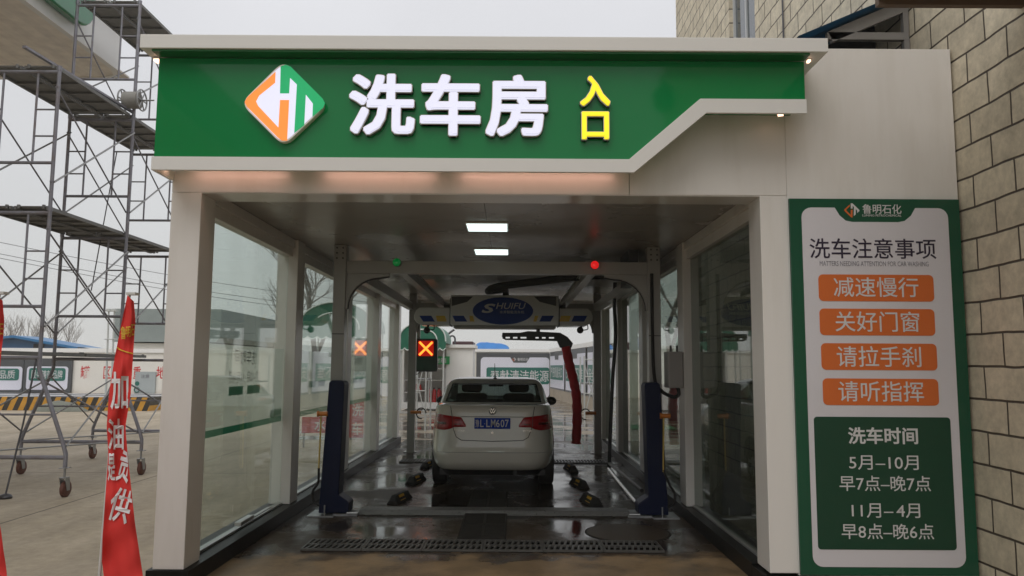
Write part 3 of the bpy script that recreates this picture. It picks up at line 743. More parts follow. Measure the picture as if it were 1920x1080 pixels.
def gusset(xc, sgn, y):
    # quarter-round bracket between post and crossbeam
    pts = [(xc, 2.689), (xc, 2.27)]
    for k in range(9):
        a = R(90 * k / 8); pts.append((xc + sgn * (.36 - .36 * math.cos(a)) , 2.27 + .36 * math.sin(a) + .0))
    pts = [(xc, 2.689), (xc, 2.27), (xc + sgn * .02, 2.28)] + [(xc + sgn * (.02 + .36 * (1 - math.cos(R(90 * k / 8)))), 2.28 + .36 * math.sin(R(90 * k / 8))) for k in range(1, 9)] + [(xc + sgn * .5, 2.66), (xc + sgn * .5, 2.689)]
    MB().prism(pts, 'y', y + .03, y + .1).build('gusset', 'post_paint', gan, bevel=0.003)
    rim = [Vector((px, y + .065, pz - .006)) for px, pz in pts[2:-1]]
    MB().tube(rim, .012, 6).build('gusset_rim', 'dark_metal', gan)
for y in (GF, GB):
    gusset((PL if y == GF else PLB)[1], 1, y); gusset(PR[0], -1, y)
for x, w in ((-1.95, .1), (1.64, .12)):
    MB().box(x - w / 2, x + w / 2, GF + .151, GB - .001, 2.70, 2.84).build('side_rail', 'post_paint', gan, bevel=.004)
for x in (-1.3, .94):
    b = MB(); b.box(x - .05, x + .05, GF + .131, GB + .019, 2.71, 2.725); b.box(x - .012, x + .012, GF + .131, GB + .019, 2.725, 2.83); b.box(x - .05, x + .05, GF + .131, GB + .019, 2.83, 2.845)
    b.build('trolley_rail', 'post_paint', gan)
for (u, v, m, l, s) in ((744, 492, 'lamp_green', 'round green signal lamp on the gantry crossbeam', 0), (1115, 497, 'lamp_red', 'round glowing red signal lamp on the gantry crossbeam', 1)):
    p = at(u, v, GF - .02)
    t = thing('signal_lamp', l, 'signal lamp', tuple(p), 'round signal lamps on the gantry crossbeam')
    MB().lathe([(.05, 0), (.05, .035), (.04, .04)], (p.x, GF + .02, p.z), (0, -1, 0), 18).build('housing', 'dark_metal', t, smooth=40)
    MB().ball((p.x, GF - .035, p.z), .048, sy=.75, seg=18).build('lens', m, t, smooth=60)

# ------------------------------------------------------------------ overhead wash machine
MY = 13.3
mc = thing('wash_machine', 'white overhead wash machine with a blue oval emblem reading SHUIFU hanging above the car', 'wash machine', (-.13, 13.6, 2.3))
def xz(u, v, Y=MY): p = at(u, v, Y); return p.x, p.z
bx0, bz1 = xz(845, 553); bx1, bz0 = xz(1048, 611)
MB().prism(rounded(bx0, bx1, bz0, bz1, .03), 'y', MY, MY + .62).build('body', 'machine_white', mc, smooth=30, bevel=.012)
wx0, wz1 = xz(776, 576); wx1, wz0 = xz(1112, 611)
for xa, xb, nm in ((wx0, bx0 - .012, 0), (bx1 + .012, wx1, 1)):
    h = wz1 - wz0
    pts = [(xb, wz0), (xb, wz1)]
    s_ = -1 if nm == 0 else 1
    ex = xa if nm == 0 else xb
    end = xa if nm == 0 else wx1; inn = xb if nm == 0 else bx1 + .012
    pts = [(inn, wz0), (inn, wz1), (end - s_ * .09, wz1), (end - s_ * .03, wz1 - .05), (end, wz1 - .13), (end, wz1 - .2), (end - s_ * .05, wz0 + .04), (end - s_ * .12, wz0)]
    MB().prism(pts, 'y', MY + .04, MY + .55).build('wing', 'machine_white', mc, smooth=40, bevel=.012)
    MB().box(min(inn, inn - s_ * .012) , max(inn, inn - s_ * .012), MY + .03, MY + .57, wz0 - .01, wz1 + .16).build('joint_plate', 'black_plastic', mc)
    cx = inn + s_ * .07
    MB().box(cx - .05, cx + .05, MY + .2, MY + .4, wz1 + .001, 2.71).build('trolley_hanger', 'black_plastic', mc)
MB().box(bx0 + .05, bx1 - .05, MY + .05, MY + .55, bz0 - .045, bz0 - .001).build('underside_tray', 'box_grey', mc, bevel=.01)
eb = MB(); ex, ez = xz(943, 583); el = [(ex + .525 * math.cos(R(a)), ez + .238 * math.sin(R(a))) for a in range(0, 360, 8)]
eb.prism(el, 'y', MY - .012, MY - .002); eo = eb.build('oval_emblem', 'machine_blue', mc)
tb = MB(); fy = front(MY - .0125)
tb.text('S', *rect(903, 569.5, 929, 587, MY), fy, bold=.03, ext=.003, shear=.25); tb.text('HUIFU', *rect(930, 568, 986, 579.5, MY), fy, bold=.005, ext=.003, shear=.25)
tb.text('水斧智能洗车机', *rect(937, 582.5, 983, 588, MY), fy, ext=.003); tb.build('lettering', 'ink_white', eo)
for za, zb, m in (((550, 610, 570, 628), 0, 'machine_blue'), ((632, 678, 640, 688), 0, 'machine_yellow'), ((715, 772, 730, 790), 0, 'machine_blue'), ((800, 818, 803, 826), 0, 'machine_yellow'),
                  ((1128, 1146, 1120, 1136), 0, 'machine_yellow'), ((1164, 1224, 1150, 1206), 0, 'machine_blue'), ((1258, 1308, 1250, 1298), 0, 'machine_yellow'), ((1324, 1390, 1310, 1374), 0, 'machine_blue')):
    outer = za[0] < 690 or za[0] > 1250
    Y = MY + .037 if outer else MY - .003
    q = [at(580 + za[i] / 2.667, v, Y) for i, v in ((0, 592), (1, 592), (3, 603), (2, 603))]
    MB().prism([(p.x, p.z) for p in q], 'y', Y - .001, Y + (.002 if outer else .0025)).build('stripe', m, mc)
for pts in ([(847, 556), (887, 556), (876, 566), (847, 574)], [(1001, 556), (1043, 556), (1043, 574), (1012, 566)]):
    q = [xz(*p) for p in pts]
    b = MB(); b.prism(q, 'y', MY - .004, MY - .001)
    b.build('grille', 'mesh_grille', mc)
for u in (800, 1088):
    p = at(u, 619, MY + .1)
    MB().ball((p.x, MY + .12, p.z), .06, seg=12).tube([(p.x, MY + .12, p.z), (p.x + .03, MY + .12, p.z + .1)], .02).tube(smooth_path([(p.x + .04, MY + .1, p.z), (p.x + .13, MY + .1, p.z + .02), (p.x + .12, MY + .1, p.z + .12)]), .01, 6).build('sensor', 'black_plastic', mc, smooth=60)
# rotating spray arm
AY = MY + .3
arm = MB()
c0, c1 = at(940, 631, AY), at(1058, 633, AY)
arm.prism([(at(u, v, AY).x, at(u, v, AY).z) for u, v in ((942, 624), (975, 624), (990, 621), (1050, 624), (1064, 632), (1074, 644), (1071, 652), (1050, 652), (1045, 641), (1042, 632), (941, 631.5))], 'y', AY - .05, AY + .05)
arm.prism([(at(u, v, AY).x, at(u, v, AY).z) for u, v in ((942, 634.6), (1043.4, 634.9), (1044.6, 639.6), (948, 637.4))], 'y', AY - .05, AY + .05)
for u0, u1 in ((942, 948), (956, 962), (970, 976), (987, 1004), (1010, 1016), (1023, 1029), (1039, 1043)):
    q0, q1 = at(u0, 631.6, AY), at(u1, 634.7, AY); arm.box(q0.x, q1.x, AY - .045, AY + .045, q1.z, q0.z)
pv = at(1009, 613, AY); arm.rod((pv.x, AY, pv.z - .13), (pv.x, AY, pv.z + .1), .035, 10)
ao = arm.build('spray_arm', 'black_plastic', mc)
slv = smooth_path([at(1061, 650, AY), at(1067, 680, AY), at(1075, 712, AY), at(1081, 745, AY), at(1082, 790, AY), at(1080, 832, AY)], 5)
MB().tube(slv, [.082 + .007 * math.sin(i * 2.3) for i in range(len(slv))], 12).build('foam_sleeve', 'red_foam', mc, smooth=60)
# black supply hose
hp = smooth_path([(1.72, 9.9, 2.93), (1.45, 10.2, 2.86), (1.0, 10.5, 2.87), (.4, 10.9, 2.84), (-.2, 11.3, 2.8), (-.36, 11.6, 2.76), (-.2, 12.4, 2.86), (-.12, 13.3, 2.96), (-.11, 13.55, bz1 + .01)], 8)
tag(MB().tube(hp, .055, 10).build('supply_hose', 'rubber', smooth=60), 'thick black hose looping under the ceiling down to the wash machine', 'hose')

# traffic signal
YS = 16.2
ts = thing('traffic_signal', 'black signal box with a glowing red and yellow cross hanging by the bay exit', 'traffic signal', tuple(at(798, 697, YS)))
a, b_, c, d = rect(777, 635, 820, 697, YS)
MB().prism(rounded(a, b_, c, d, .05), 'y', YS, YS + .14).build('housing', 'black_plastic', ts, smooth=30)
MB().prism(rounded(a + .02, b_ - .02, c + .03, (c + d) / 2 - .02, .03), 'y', YS - .004, YS - .001).build('lower_panel', 'board_dark_green', ts)
a, b_, c, d = rect(784, 639, 813, 668, YS)
MB().box(a, b_, YS - .003, YS - .001, c, d).build('led_field', 'led_red_glow', ts)
xb = MB(); cxx, czz, q = (a + b_) / 2, (c + d) / 2, (b_ - a) / 2 * .84
xb.beam((cxx - q, YS - .005, czz - q), (cxx + q, YS - .005, czz + q), .045, .004, up=(0, 1, 0)); xb.beam((cxx - q, YS - .0055, czz + q), (cxx + q, YS - .0055, czz - q), .045, .004, up=(0, 1, 0))
xb.build('led_cross', 'led_cross', ts)
MB().box(a - .03, a + .03, YS + .05, YS + .1, d + .02, 3.02).build('hanger', 'post_paint', ts)
wp = smooth_path([at(771, 640, YS), at(769, 680, YS), at(772, 696, YS), at(780, 702, YS), at(787, 697, YS)], 5)
MB().tube([Vector((p.x, YS + .07, p.z)) for p in wp], .009, 6).build('cable', 'rubber', ts)

# ------------------------------------------------------------------ blue spray posts in front of the gantry posts
def guard(mir, label):
    f = (lambda x: -.37 - x) if mir else (lambda x: x)
    t = thing('spray_post', label, 'spray post', (f(-1.93), 8.6, 0.006), 'blue spray posts beside the entrance')
    pts = [(f(a), b) for a, b in ((-2.075, .04), (-1.75, .04), (-1.745, .15), (-1.765, .17), (-1.86, .235), (-1.83, 1.43), (-1.85, 1.455), (-1.97, 1.462), (-2.0, 1.44))]
    MB().prism(pts, 'y', 8.48, 8.72).build('shell', 'blue_paint', t, bevel=.012)
    b = MB(); b.box(f(-2.04) - .14, f(-2.04) + .14, 8.42, 8.78, .007, .022); b.box(f(-1.78) - .14, f(-1.78) + .12, 8.5, 8.6, .007, .03); b.rod((f(-1.76), 8.45, .05), (f(-1.64), 8.45, .05), .012); b.rod((f(-2.0), 8.45, .02), (f(-2.0), 8.45, .13), .008)
    b.build('base_plate', 'galv', t)
    x = f(-2.05)
    MB().rod((x - .045, 8.46, 1.1), (x + .05, 8.46, 1.1), .026, 10).rod((x - .06, 8.46, 1.1), (x - .0455, 8.46, 1.1), .034, 10).build('valve', 'orange_plastic', t, smooth=40)
    MB().tube(smooth_path([(x - .02, 8.46, 1.08), (x - .025, 8.47, .8), (x - .03, 8.47, .5)]), .009, 8).build('feed_pipe', 'yellow_hose', t, smooth=60)
    s_ = -1 if not mir else 1
    MB().tube(smooth_path([(x - .03, 8.47, .52), (x + s_ * .04, 8.5, .36), (x + s_ * .1, 8.52, .26), (x + s_ * .08, 8.5, .16), (x + s_ * .01, 8.48, .12)]), .013, 8).build('feed_hose', 'rubber', t, smooth=60)
guard(False, 'dark blue spray post before the glass wall on the flag side of the entrance')
guard(True, 'dark blue spray post before the electrical box on the notice board side')

# ------------------------------------------------------------------ floor fittings
kp = thing('kick_plate', 'long galvanised ramp plate lying across the bay floor', 'ramp plate', (-.2, 8.7, .006))
b = MB(); b.prism([(8.58, .008), (8.62, .055), (8.8, .06), (8.8, .008)], 'x', -1.66, 1.3); b.build('plate', 'wet_plate', kp, bevel=.003)
for x in (-1.66, 1.3):
    s_ = -1 if x < 0 else 1
    MB().prism([(8.6, .008), (8.64, .045), (8.78, .045), (8.78, .008)], 'x', min(x + s_ * .001, x + s_ * .12), max(x + s_ * .001, x + s_ * .12)).build('end_cap', 'galv', kp, bevel=.004)

def grate_mesh(w, d, along_x=True, m='grate_iron', nb=10):
    def bars(b, top):
        b.box(-w / 2, w / 2, -d / 2, -d / 2 + .022, .004, top); b.box(-w / 2, w / 2, d / 2 - .022, d / 2, .004, top)
        b.box(-w / 2, -w / 2 + .018, -d / 2 + .022, d / 2 - .022, .004, top); b.box(w / 2 - .018, w / 2, -d / 2 + .022, d / 2 - .022, .004, top)
        if along_x:
            b.box(-w / 2 + .018, w / 2 - .018, -.014, .014, .004, top - .001)
            for k in range(1, nb):
                x = -w / 2 + w * k / nb
                for y0, y1 in ((-d / 2 + .022, -.014), (.014, d / 2 - .022)):
                    b.beam((x - .012, y0, top / 2 + .002), (x + .012, y1, top / 2 + .002), .02, top - .005)
        else:
            b.box(-.014, .014, -d / 2 + .022, d / 2 - .022, .004, top - .001)
            for k in range(1, nb):
                y = -d / 2 + d * k / nb
                for x0, x1 in ((-w / 2 + .018, -.014), (.014, w / 2 - .018)):
                    b.beam((x0, y, top / 2 + .002), (x1, y, top / 2 + .002), .02, top - .005)
    t = thing('drain_grate', 'x', 'drain grate', (0, 0, 0), 'cast iron drain grates in the bay floor')
    b = MB(); bars(b, .022); b.build('bars', m, t)
    MB().box(-w / 2, w / 2, -d / 2, d / 2, .0005, .003).build('pit_shade_plate', 'pit_shade', t)  # flat black plate painting the shade down between the bars
    return t
words_x = ['leftmost grate of the front drain row', 'second grate from the left in the front drain row', 'third grate from the left in the front drain row', 'third grate from the right in the front drain row', 'second grate from the right in the front drain row', 'rightmost grate of the front drain row']
g0 = grate_mesh(.527, .4)
for k in range(6):
    lb = 'cast iron slotted ' + words_x[k]
    p = (-1.84 + .2665 + .532 * k, 7.12, .0065)
    if k == 0:
        g0.location = p; g0['label'] = lb
    else: dup(g0, p, lb)
g1 = grate_mesh(.46, .62, False, 'iron_dark', nb=11)
g1.location = (-.27, 7.72, .0065); g1['label'] = 'dark slotted grate lying lengthways just behind the front drain row'
dup(g1, (-.27, 8.345, .0065), 'dark slotted grate lying lengthways before the galvanised ramp plate')
dup(g1, (-.27, 9.15, .0065), 'dark slotted grate lying lengthways just behind the galvanised ramp plate')
dup(g1, (-.27, 9.78, .0065), 'dark slotted grate lying lengthways before the rear bumper of the car')
far = ['far cross drain grate beside the left rear gantry post', 'far cross drain grate left of the car beside the rear wheel', 'far cross drain grate right of the car beside the rear wheel', 'far cross drain grate beside the right rear gantry post']
for k, x in enumerate((-1.62, -1.09, .82, 1.35)):
    dup(g0, (x, 13.35, .0065), 'cast iron slotted ' + far[k])

mh = thing('manhole_cover', 'round brown manhole cover in the wet floor right of the centre grate', 'manhole cover', (1.15, 7.75, .006))
MB().lathe([(.42, .0005), (.42, .003), (.405, .004)], (1.15, 7.75, .0065), seg=40).build('rim', 'iron_dark', mh)
MB().lathe([(.4, .0005), (.4, .006), (.02, .007)], (1.15, 7.75, .0065), seg=40).build('cover', 'cover_iron', mh)

def guide(u, v, Y, rz, label):
    p = at(u, v, Y)
    t = thing('wheel_guide', label, 'wheel guide', (p.x, Y, .007), 'black wheel guide blocks beside the car')
    t.rotation_euler = (0, 0, rz)
    BASE[t.name] = Vector((0, 0, 0))
    b = MB()
    prof = [(-.075, .0), (.075, .0), (.06, .05), (.03, .1), (-.03, .1), (-.06, .05)]
    A = [Vector((x, -.17, z)) for x, z in prof]; M1 = [Vector((x, -.07, z)) for x, z in prof]
    ring = []
    for y, k in ((-.26, .45), (-.2, 1), (.2, 1), (.26, .45)):
        ring.append([b.V((x, y, z * k)) for x, z in prof])
    for i in range(3):
        for k in range(6): b.face([ring[i][k], ring[i][(k + 1) % 6], ring[i + 1][(k + 1) % 6], ring[i + 1][k]])
    b.face(ring[0]); b.face(ring[-1])
    b.build('block', 'rubber', t, bevel=.006)
    for sx in (-1, 1):
        b = MB(); b.poly([(sx * .0665, -.15, .033), (sx * .0665, .02, .033), (sx * .0355, .02, .096), (sx * .0355, -.15, .096)])
        b.build('reflector', 'yellow_mark', t)
guide(750, 935, 9.45, R(-12), 'black rubber wheel guide nearest the blue post on the glass wall side')
guide(780, 900, 11.0, R(-12), 'black rubber wheel guide left of the rear tyre')
guide(802, 874, 12.6, R(-8), 'small far black wheel guide on the left, by the cross drain')
guide(1108, 937, 9.35, R(12), 'black rubber wheel guide right of the car, nearest the ramp plate')
guide(1086, 905, 10.7, R(12), 'black rubber wheel guide right of the rear tyre')
guide(1070, 878, 12.3, R(8), 'small far black wheel guide on the right, by the cross drain')

# pipes and electrical box on the notice board side
pf = thing('pipe_frame', 'thin dark upright pipe standing on the wet floor right of the car', 'pipe', (1.6, 12.4, 0.006))
MB().tube(smooth_path([(1.62, 12.0, 2.95), (1.62, 12.1, 2.6), (1.66, 12.3, 2.1), (1.62, 12.4, 1.4), (1.57, 12.4, .4), (1.56, 12.4, .1)]), .03, 8).build('upright', 'dark_metal', pf, smooth=60)
MB().rod((1.56, 12.4, .11), (1.62, 9.7, .11), .025).rod((1.56, 12.4, .05), (1.56, 12.4, .12), .04).build('side_bar', 'dark_metal', pf)
tag(MB().tube([(1.54, 12.3, .035), (1.5, 10.6, .035), (1.48, 9.25, .035)], .028, 10).build('floor_pipe', 'steel_pipe', smooth=60), 'shiny steel pipe lying on the wet floor beside the right blue post', 'pipe')
eb = thing('electrical_box', 'beige grey electrical box fixed to the white column behind the right blue post', 'electrical box', (1.82, 8.55, 1.38))
MB().box(1.73, 1.897, 8.52, 8.76, 1.4, 1.8).build('case', 'box_grey', eb, bevel=.008)
MB().box(1.745, 1.885, 8.514, 8.5195, 1.42, 1.78).build('door', 'box_grey', eb, bevel=.002)
MB().rod((1.78, 8.62, 1.8), (1.78, 8.62, 1.87), .012).rod((1.85, 8.62, 1.8), (1.85, 8.62, 1.87), .012).build('glands', 'black_plastic', eb)
MB().tube(smooth_path([(1.85, 8.6, 1.4), (1.86, 8.6, 1.33), (1.8, 8.6, 1.3), (1.68, 8.65, 1.36), (1.62, 8.75, 1.5), (1.61, 8.79, 2.0), (1.61, 8.79, 2.7)]), .02, 8).build('conduit', 'rubber', eb, smooth=60)
for x, y, l, s_ in ((-1.8, 14.66, 'small tap with a ring hose on the left rear gantry post', 1), (1.5, 14.66, 'small tap with a ring hose on the right rear gantry post', -1)):
    t = thing('wall_tap', l, 'tap', (x, y, .75))
    MB().rod((x - .1, y, .76), (x + .1, y, .76), .03, 8).build('body', 'orange_plastic', t)
    MB().tube([(x + s_ * .1 + .09 * math.cos(R(a)), y, .74 + .1 * math.sin(R(a))) for a in range(0, 300, 20)], .012, 6).build('hose', 'rubber', t)

# squeegee-like hardware strip on the left sill
tag(MB().box(-2.47, -2.41, 7.05, 7.4, .187, .225).box(-2.46, -2.42, 7.4, 7.95, .187, .2).build('sill_clamp', 'alu', bevel=.004), 'grey metal clamp lying on the sill of the first left glass pane', 'clamp')
# ------------------------------------------------------------------ the white saloon car
CYR, CXX = 10.1, -.246
car = thing('parked_car', 'white saloon car seen from behind with blue number plate standing in the wash bay', 'car', (CXX, CYR, .007))
def lerp_tab(tab, z):
    for i in range(len(tab) - 1):
        if z <= tab[i + 1][0] or i == len(tab) - 2:
            a, b = tab[i], tab[i + 1]
            t = max(0, min(1, (z - a[0]) / (b[0] - a[0])))
            return tuple(a[k] + (b[k] - a[k]) * t for k in range(1, len(a)))
LOW = [(.275, .79, .10, 4.36), (.29, .80, .075, 4.38), (.33, .822, .035, 4.43), (.37, .834, .012, 4.44), (.44, .845, .004, 4.45), (.495, .85, 0, 4.45), (.515, .853, .012, 4.44), (.56, .855, .03, 4.43), (.64, .855, .05, 4.41),
       (.78, .847, .062, 4.36), (.90, .834, .075, 4.22), (.955, .822, .082, 4.05), (.965, .82, .10, 3.98), (1.02, .815, .105, 3.6), (1.07, .802, .10, 3.3), (1.1, .785, .085, 3.18), (1.113, .76, .10, 3.14)]
UP = [(1.09, .77, .50, 3.2), (1.13, .765, .60, 3.05), (1.2, .75, .78, 2.86), (1.28, .73, .99, 2.62), (1.35, .703, 1.18, 2.4), (1.395, .675, 1.32, 2.25), (1.425, .635, 1.44, 2.1), (1.445, .57, 1.58, 1.98), (1.458, .44, 1.72, 1.9)]
def slice_pts(tab, z, n, M):
    w, r, f = lerp_tab(tab, z); yc, bb = (r + f) / 2, (f - r) / 2; out = []
    for k in range(M):
        a = 2 * math.pi * k / M; c, s_ = math.cos(a), math.sin(a)
        x = w * math.copysign(abs(c) ** (2 / n), c); y = yc + bb * math.copysign(abs(s_) ** (2 / n), s_)
        out.append(Vector((CXX + x, CYR + y, z + .007)))
    return out
def rear(x, z, tab=LOW, n=6):
    w, r, f = lerp_tab(tab, z); yc, bb = (r + f) / 2, (f - r) / 2
    q = min(.9995, abs(x) / w)
    return CYR + yc - bb * (1 - q ** n) ** (1 / n)
def shell(name, tab, n, M, zs, m, skip=None, cap_top=True):
    b = MB(); rows = [[b.V(p) for p in slice_pts(tab, z, n, M)] for z in zs]
    for i in range(len(rows) - 1):
        for k in range(M):
            q = [rows[i][k], rows[i][(k + 1) % M], rows[i + 1][(k + 1) % M], rows[i + 1][k]]
            if skip and skip(sum((v.co for v in q), Vector()) / 4): continue
            b.face(q)
    if cap_top: b.face(rows[-1])
    return b
zs = sorted(set([t[0] for t in LOW] + [.3, .4, .6, .7, .74, .82, .86, .93, 1.0, 1.045, 1.09]))
b = shell('body', LOW, 6, 120, zs, 'car_white')
b.build('body', 'car_white', car, smooth=32)
def is_win(c):
    x, y, z = c.x - CXX, c.y - CYR, c.z - .007
    if not 1.128 < z < 1.366: return False
    w, r, f = lerp_tab(UP, z)
    if abs(x) < .662 - .055 * (z - 1.13) / .26: return True
    if abs(x) < w * .96: return False
    u = (y - r) / (f - r)
    return (.17 < u < .43) or (.46 < u < .66) or (.68 < u < .84)
uz = [1.09, 1.128, 1.13] + [1.13 + .0262 * k for k in range(1, 11)] + [1.4, 1.41, 1.425, 1.435, 1.445, 1.452, 1.458]
b = shell('cabin', UP, 8, 160, uz, 'car_white', skip=is_win); b.build('cabin', 'car_white', car, smooth=40)
b = shell('cabin_glass', UP, 8, 160, uz, 'car_glass', skip=lambda c: not is_win(c), cap_top=False); b.build('window_glass', 'car_glass', car, smooth=60)
# black rubber edge round the rear window
def up_rear(x, z): return rear(x, z, UP, 8)
def rpath(pts, off=.003, tabfn=rear): return [Vector((CXX + x, tabfn(x, z) - off, z + .007)) for x, z in pts]
def dens(pts, k=8):
    out = []
    for i in range(len(pts) - 1):
        for j in range(k):
            t = j / k; out.append((pts[i][0] * (1 - t) + pts[i + 1][0] * t, pts[i][1] * (1 - t) + pts[i + 1][1] * t))
    return out + [pts[-1]]
rw = dens([(-.66, 1.135), (-.608, 1.359), (0, 1.366), (.608, 1.359), (.66, 1.135), (0, 1.13), (-.66, 1.135)], 10)
MB().tube(rpath(rw, .002, up_rear), .011, 6).build('window_seal', 'car_glass_frame', car)
MB().box(CXX - .7, CXX + .7, CYR + .55, CYR + 3.0, 1.0, 1.105).build('parcel_shelf', 'seat_cloth', car)
for x in (-.36, .36):
    b = MB()
    b.prism(rounded(x - .24, x + .24, 1.0, 1.22, .06), 'y', 1.75, 1.87); b.prism(rounded(x - .155, x + .155, 1.23, 1.385, .06), 'y', 1.74, 1.84)
    for v in b.bm.verts: v.co += Vector((CXX, CYR, 0))
    b.build('front_seat', 'seat_cloth', car, bevel=.02)
b = MB(); b.prism(rounded(CXX - .13, CXX + .13, 1.09, 1.165, .02), 'y', CYR + .9, CYR + 1.0); b.prism(rounded(CXX - .6, CXX + .6, .9, 1.14, .05), 'y', CYR + 1.0, CYR + 1.1); b.build('rear_seat', 'seat_cloth', car)
b = MB(); b.prism(rounded(CXX - .12, CXX + .12, 1.31, 1.36, .02), 'y', CYR + 2.2, CYR + 2.22); b.build('mirror', 'seat_cloth', car)
# boot lid outline, spoiler crease, bumper creases
def groove(pts, name='panel_gap', r=.0045, k=8, off=.0005, m='car_gap'):
    MB().tube(rpath(dens(pts, k), off), r, 5).build(name, m, car)
groove([(-.555, 1.105), (-.53, .955), (-.51, .80), (-.47, .70), (-.40, .66), (0, .648), (.40, .66), (.47, .70), (.51, .80), (.53, .955), (.555, 1.105)])
groove([(-.41, .958), (0, .962), (.41, .958)])
groove([(-.8, .80), (-.79, .6)], r=.003)
groove([(-.83, .502), (-.4, .507), (0, .508), (.4, .507), (.83, .502)], r=.004, m='box_grey')
# bumper lower black valance and reflectors
b = MB(); b.grid(lambda i, j: Vector((CXX + (-.70 + 1.4 * i), rear(-.70 + 1.4 * i, .28) + .02 + .05 * (1 - j), .215 + .07 * j)), 30, 3); b.build('valance', 'car_black', car)
def patch(x0, x1, top, bot, nx, nz, off, fn=rear):
    def f(i, j):
        x = x0 + (x1 - x0) * i; z = bot(x) + (top(x) - bot(x)) * j
        e_ = min(i, 1 - i, j, 1 - j)
        return Vector((CXX + x, fn(x, z) - off * (0.15 + .85 * min(1, e_ * 7)), z + .007))
    return f
def piece(tab):
    def f(x):
        for i in range(len(tab) - 1):
            if x <= tab[i + 1][0]:
                t = (x - tab[i][0]) / (tab[i + 1][0] - tab[i][0]); return tab[i][1] + (tab[i + 1][1] - tab[i][1]) * t
        return tab[-1][1]
    return f
for s_ in (-1, 1):
    top = piece([(.335, .84), (.41, .955), (.53, .967), (.7, .985), (.82, .99)]); bot = piece([(.335, .832), (.5, .826), (.56, .8), (.63, .785), (.82, .79)])
    fx = lambda fn: (lambda x: fn(abs(x)))
    x0, x1 = s_ * .345, s_ * .805
    tl = MB().grid(patch(x0, x1, fx(top), fx(bot), 30, 8, .016), 30, 8).build('tail_light', 'tail_red', car, smooth=50)
    for (xa, xb, za, zb, m, nm) in ((.40, .50, .90, .945, 'tail_pale', 'reversing_lens'), (.585, .76, .84, .905, 'tail_dark', 'brake_lens'), (.40, .51, .85, .88, 'tail_dark', 'fog_lens')):
        MB().grid(patch(s_ * xa, s_ * xb, lambda x: zb, lambda x: za, 8, 3, .021), 8, 3).build(nm, m, tl, smooth=50)
    groove([(s_ * .527, .967), (s_ * .525, .826)], off=.017, r=.003)
    # mirror, wheels
    mb = MB(); mb.ball((CXX + s_ * .90, CYR + 2.75, 1.065), .1, sx=.95, sy=.7, sz=.72, seg=14); mb.box(CXX + s_ * .8 - .05, CXX + s_ * .8 + .05, CYR + 2.73, CYR + 2.79, 1.02, 1.06)
    mb.build('door_mirror', 'car_black', car, smooth=60)
    for yy in (.88, 3.48):
        wx = CXX + s_ * .735
        ty = MB().lathe([(.2, -.09), (.285, -.1), (.305, -.085), (.31, -.05), (.31, .05), (.305, .085), (.285, .1), (.2, .09)], (wx, CYR + yy, .312), (1, 0, 0), 36).build('wheel', 'rubber', car, smooth=40)
        rb = MB(); rb.lathe([(.03, .095), (.05, .1), (.055, .08), (.06, .06)], (wx, CYR + yy, .312), (s_, 0, 0), 16); rb.lathe([(.18, .06), (.2, .095), (.2, .05)], (wx, CYR + yy, .312), (s_, 0, 0), 28)
        for k in range(7):
            a = 2 * math.pi * k / 7; rb.beam((wx + s_ * .085, CYR + yy + .04 * math.cos(a), .312 + .04 * math.sin(a)), (wx + s_ * .085, CYR + yy + .19 * math.cos(a), .312 + .19 * math.sin(a)), .045, .02, up=(1, 0, 0))
        rb.build('rim', 'alu', ty, smooth=40)
        def arch_pt(i, j):
            y, z = yy + .365 * j * math.cos(math.pi * i), max(.28, .312 + .35 * j * math.sin(math.pi * i))
            w, r, f = lerp_tab(LOW, z); yc, hb = (r + f) / 2, (f - r) / 2
            return Vector((CXX + s_ * (w * (1 - min(.995, abs((y - yc) / hb)) ** 6) ** (1 / 6) + .004), CYR + y, z + .007))
        MB().grid(arch_pt, 24, 8).build('wheel_arch', 'car_black', car)
MB().box(CXX - .7, CXX + .7, CYR + .25, CYR + 4.2, .2, .27).rod((CXX + .3, CYR + .1, .25), (CXX + .3, CYR + .5, .25), .03).build('underbody', 'car_black', car)
# plate, badge, lettering
yp = min(rear(0, .83), rear(0, .94)) - .012
pl = MB(); pl.box(CXX - .235, CXX + .235, yp, yp + .008, .815, .955); pl = pl.build('number_plate', 'plate_blue', car, bevel=.004)
tb = MB()
fy = front(yp - .0005)
X = lambda u: CXX - .235 + (u - 602) / 296 * .47
tb.text('豫', X(611), X(642), .835, .935, fy, bold=.012, ext=.001); tb.text('L', X(650), X(678), .838, .934, fy, bold=.012, ext=.001)
tb.box(X(685), X(690), yp - .0015, yp - .0005, .875, .885)
for ch, a, c in (('L', 700, 730), ('M', 738, 775), ('6', 780, 810), ('0', 818, 848), ('7', 854, 884)): tb.text(ch, X(a), X(c), .838, .934, fy, bold=.012, ext=.001)
tb.build('lettering', 'ink_white', pl)
yb = rear(0, 1.04) - .004
bd = MB(); bd.tube([(CXX + .046 * math.cos(R(a)), yb - .008, 1.043 + .046 * math.sin(R(a))) for a in range(0, 361, 12)], .0055, 6)
def stroke(pts, w=.009):
    for i in range(len(pts) - 1):
        (a, c), (e_, g) = pts[i], pts[i + 1]
        bd.beam((CXX + a, yb - .01, 1.043 + c), (CXX + e_, yb - .01, 1.043 + g), w, .006, up=(0, 1, 0))
stroke([(-.022, .036), (0, .004), (.022, .036)]); stroke([(-.036, .022), (-.016, -.034), (0, .0), (.016, -.034), (.036, .022)])
bd.build('badge', 'chrome', car)
MB().lathe([(.044, 0), (.044, .004)], (CXX, yb, 1.043), (0, -1, 0), 28).build('badge_backing', 'car_black', car)
lk = MB(); yl = rear(0, .76); lk.lathe([(.014, -.002), (.014, .004)], (CXX, yl, .765), (0, -1, 0), 12); lk.build('lock', 'chrome', car)
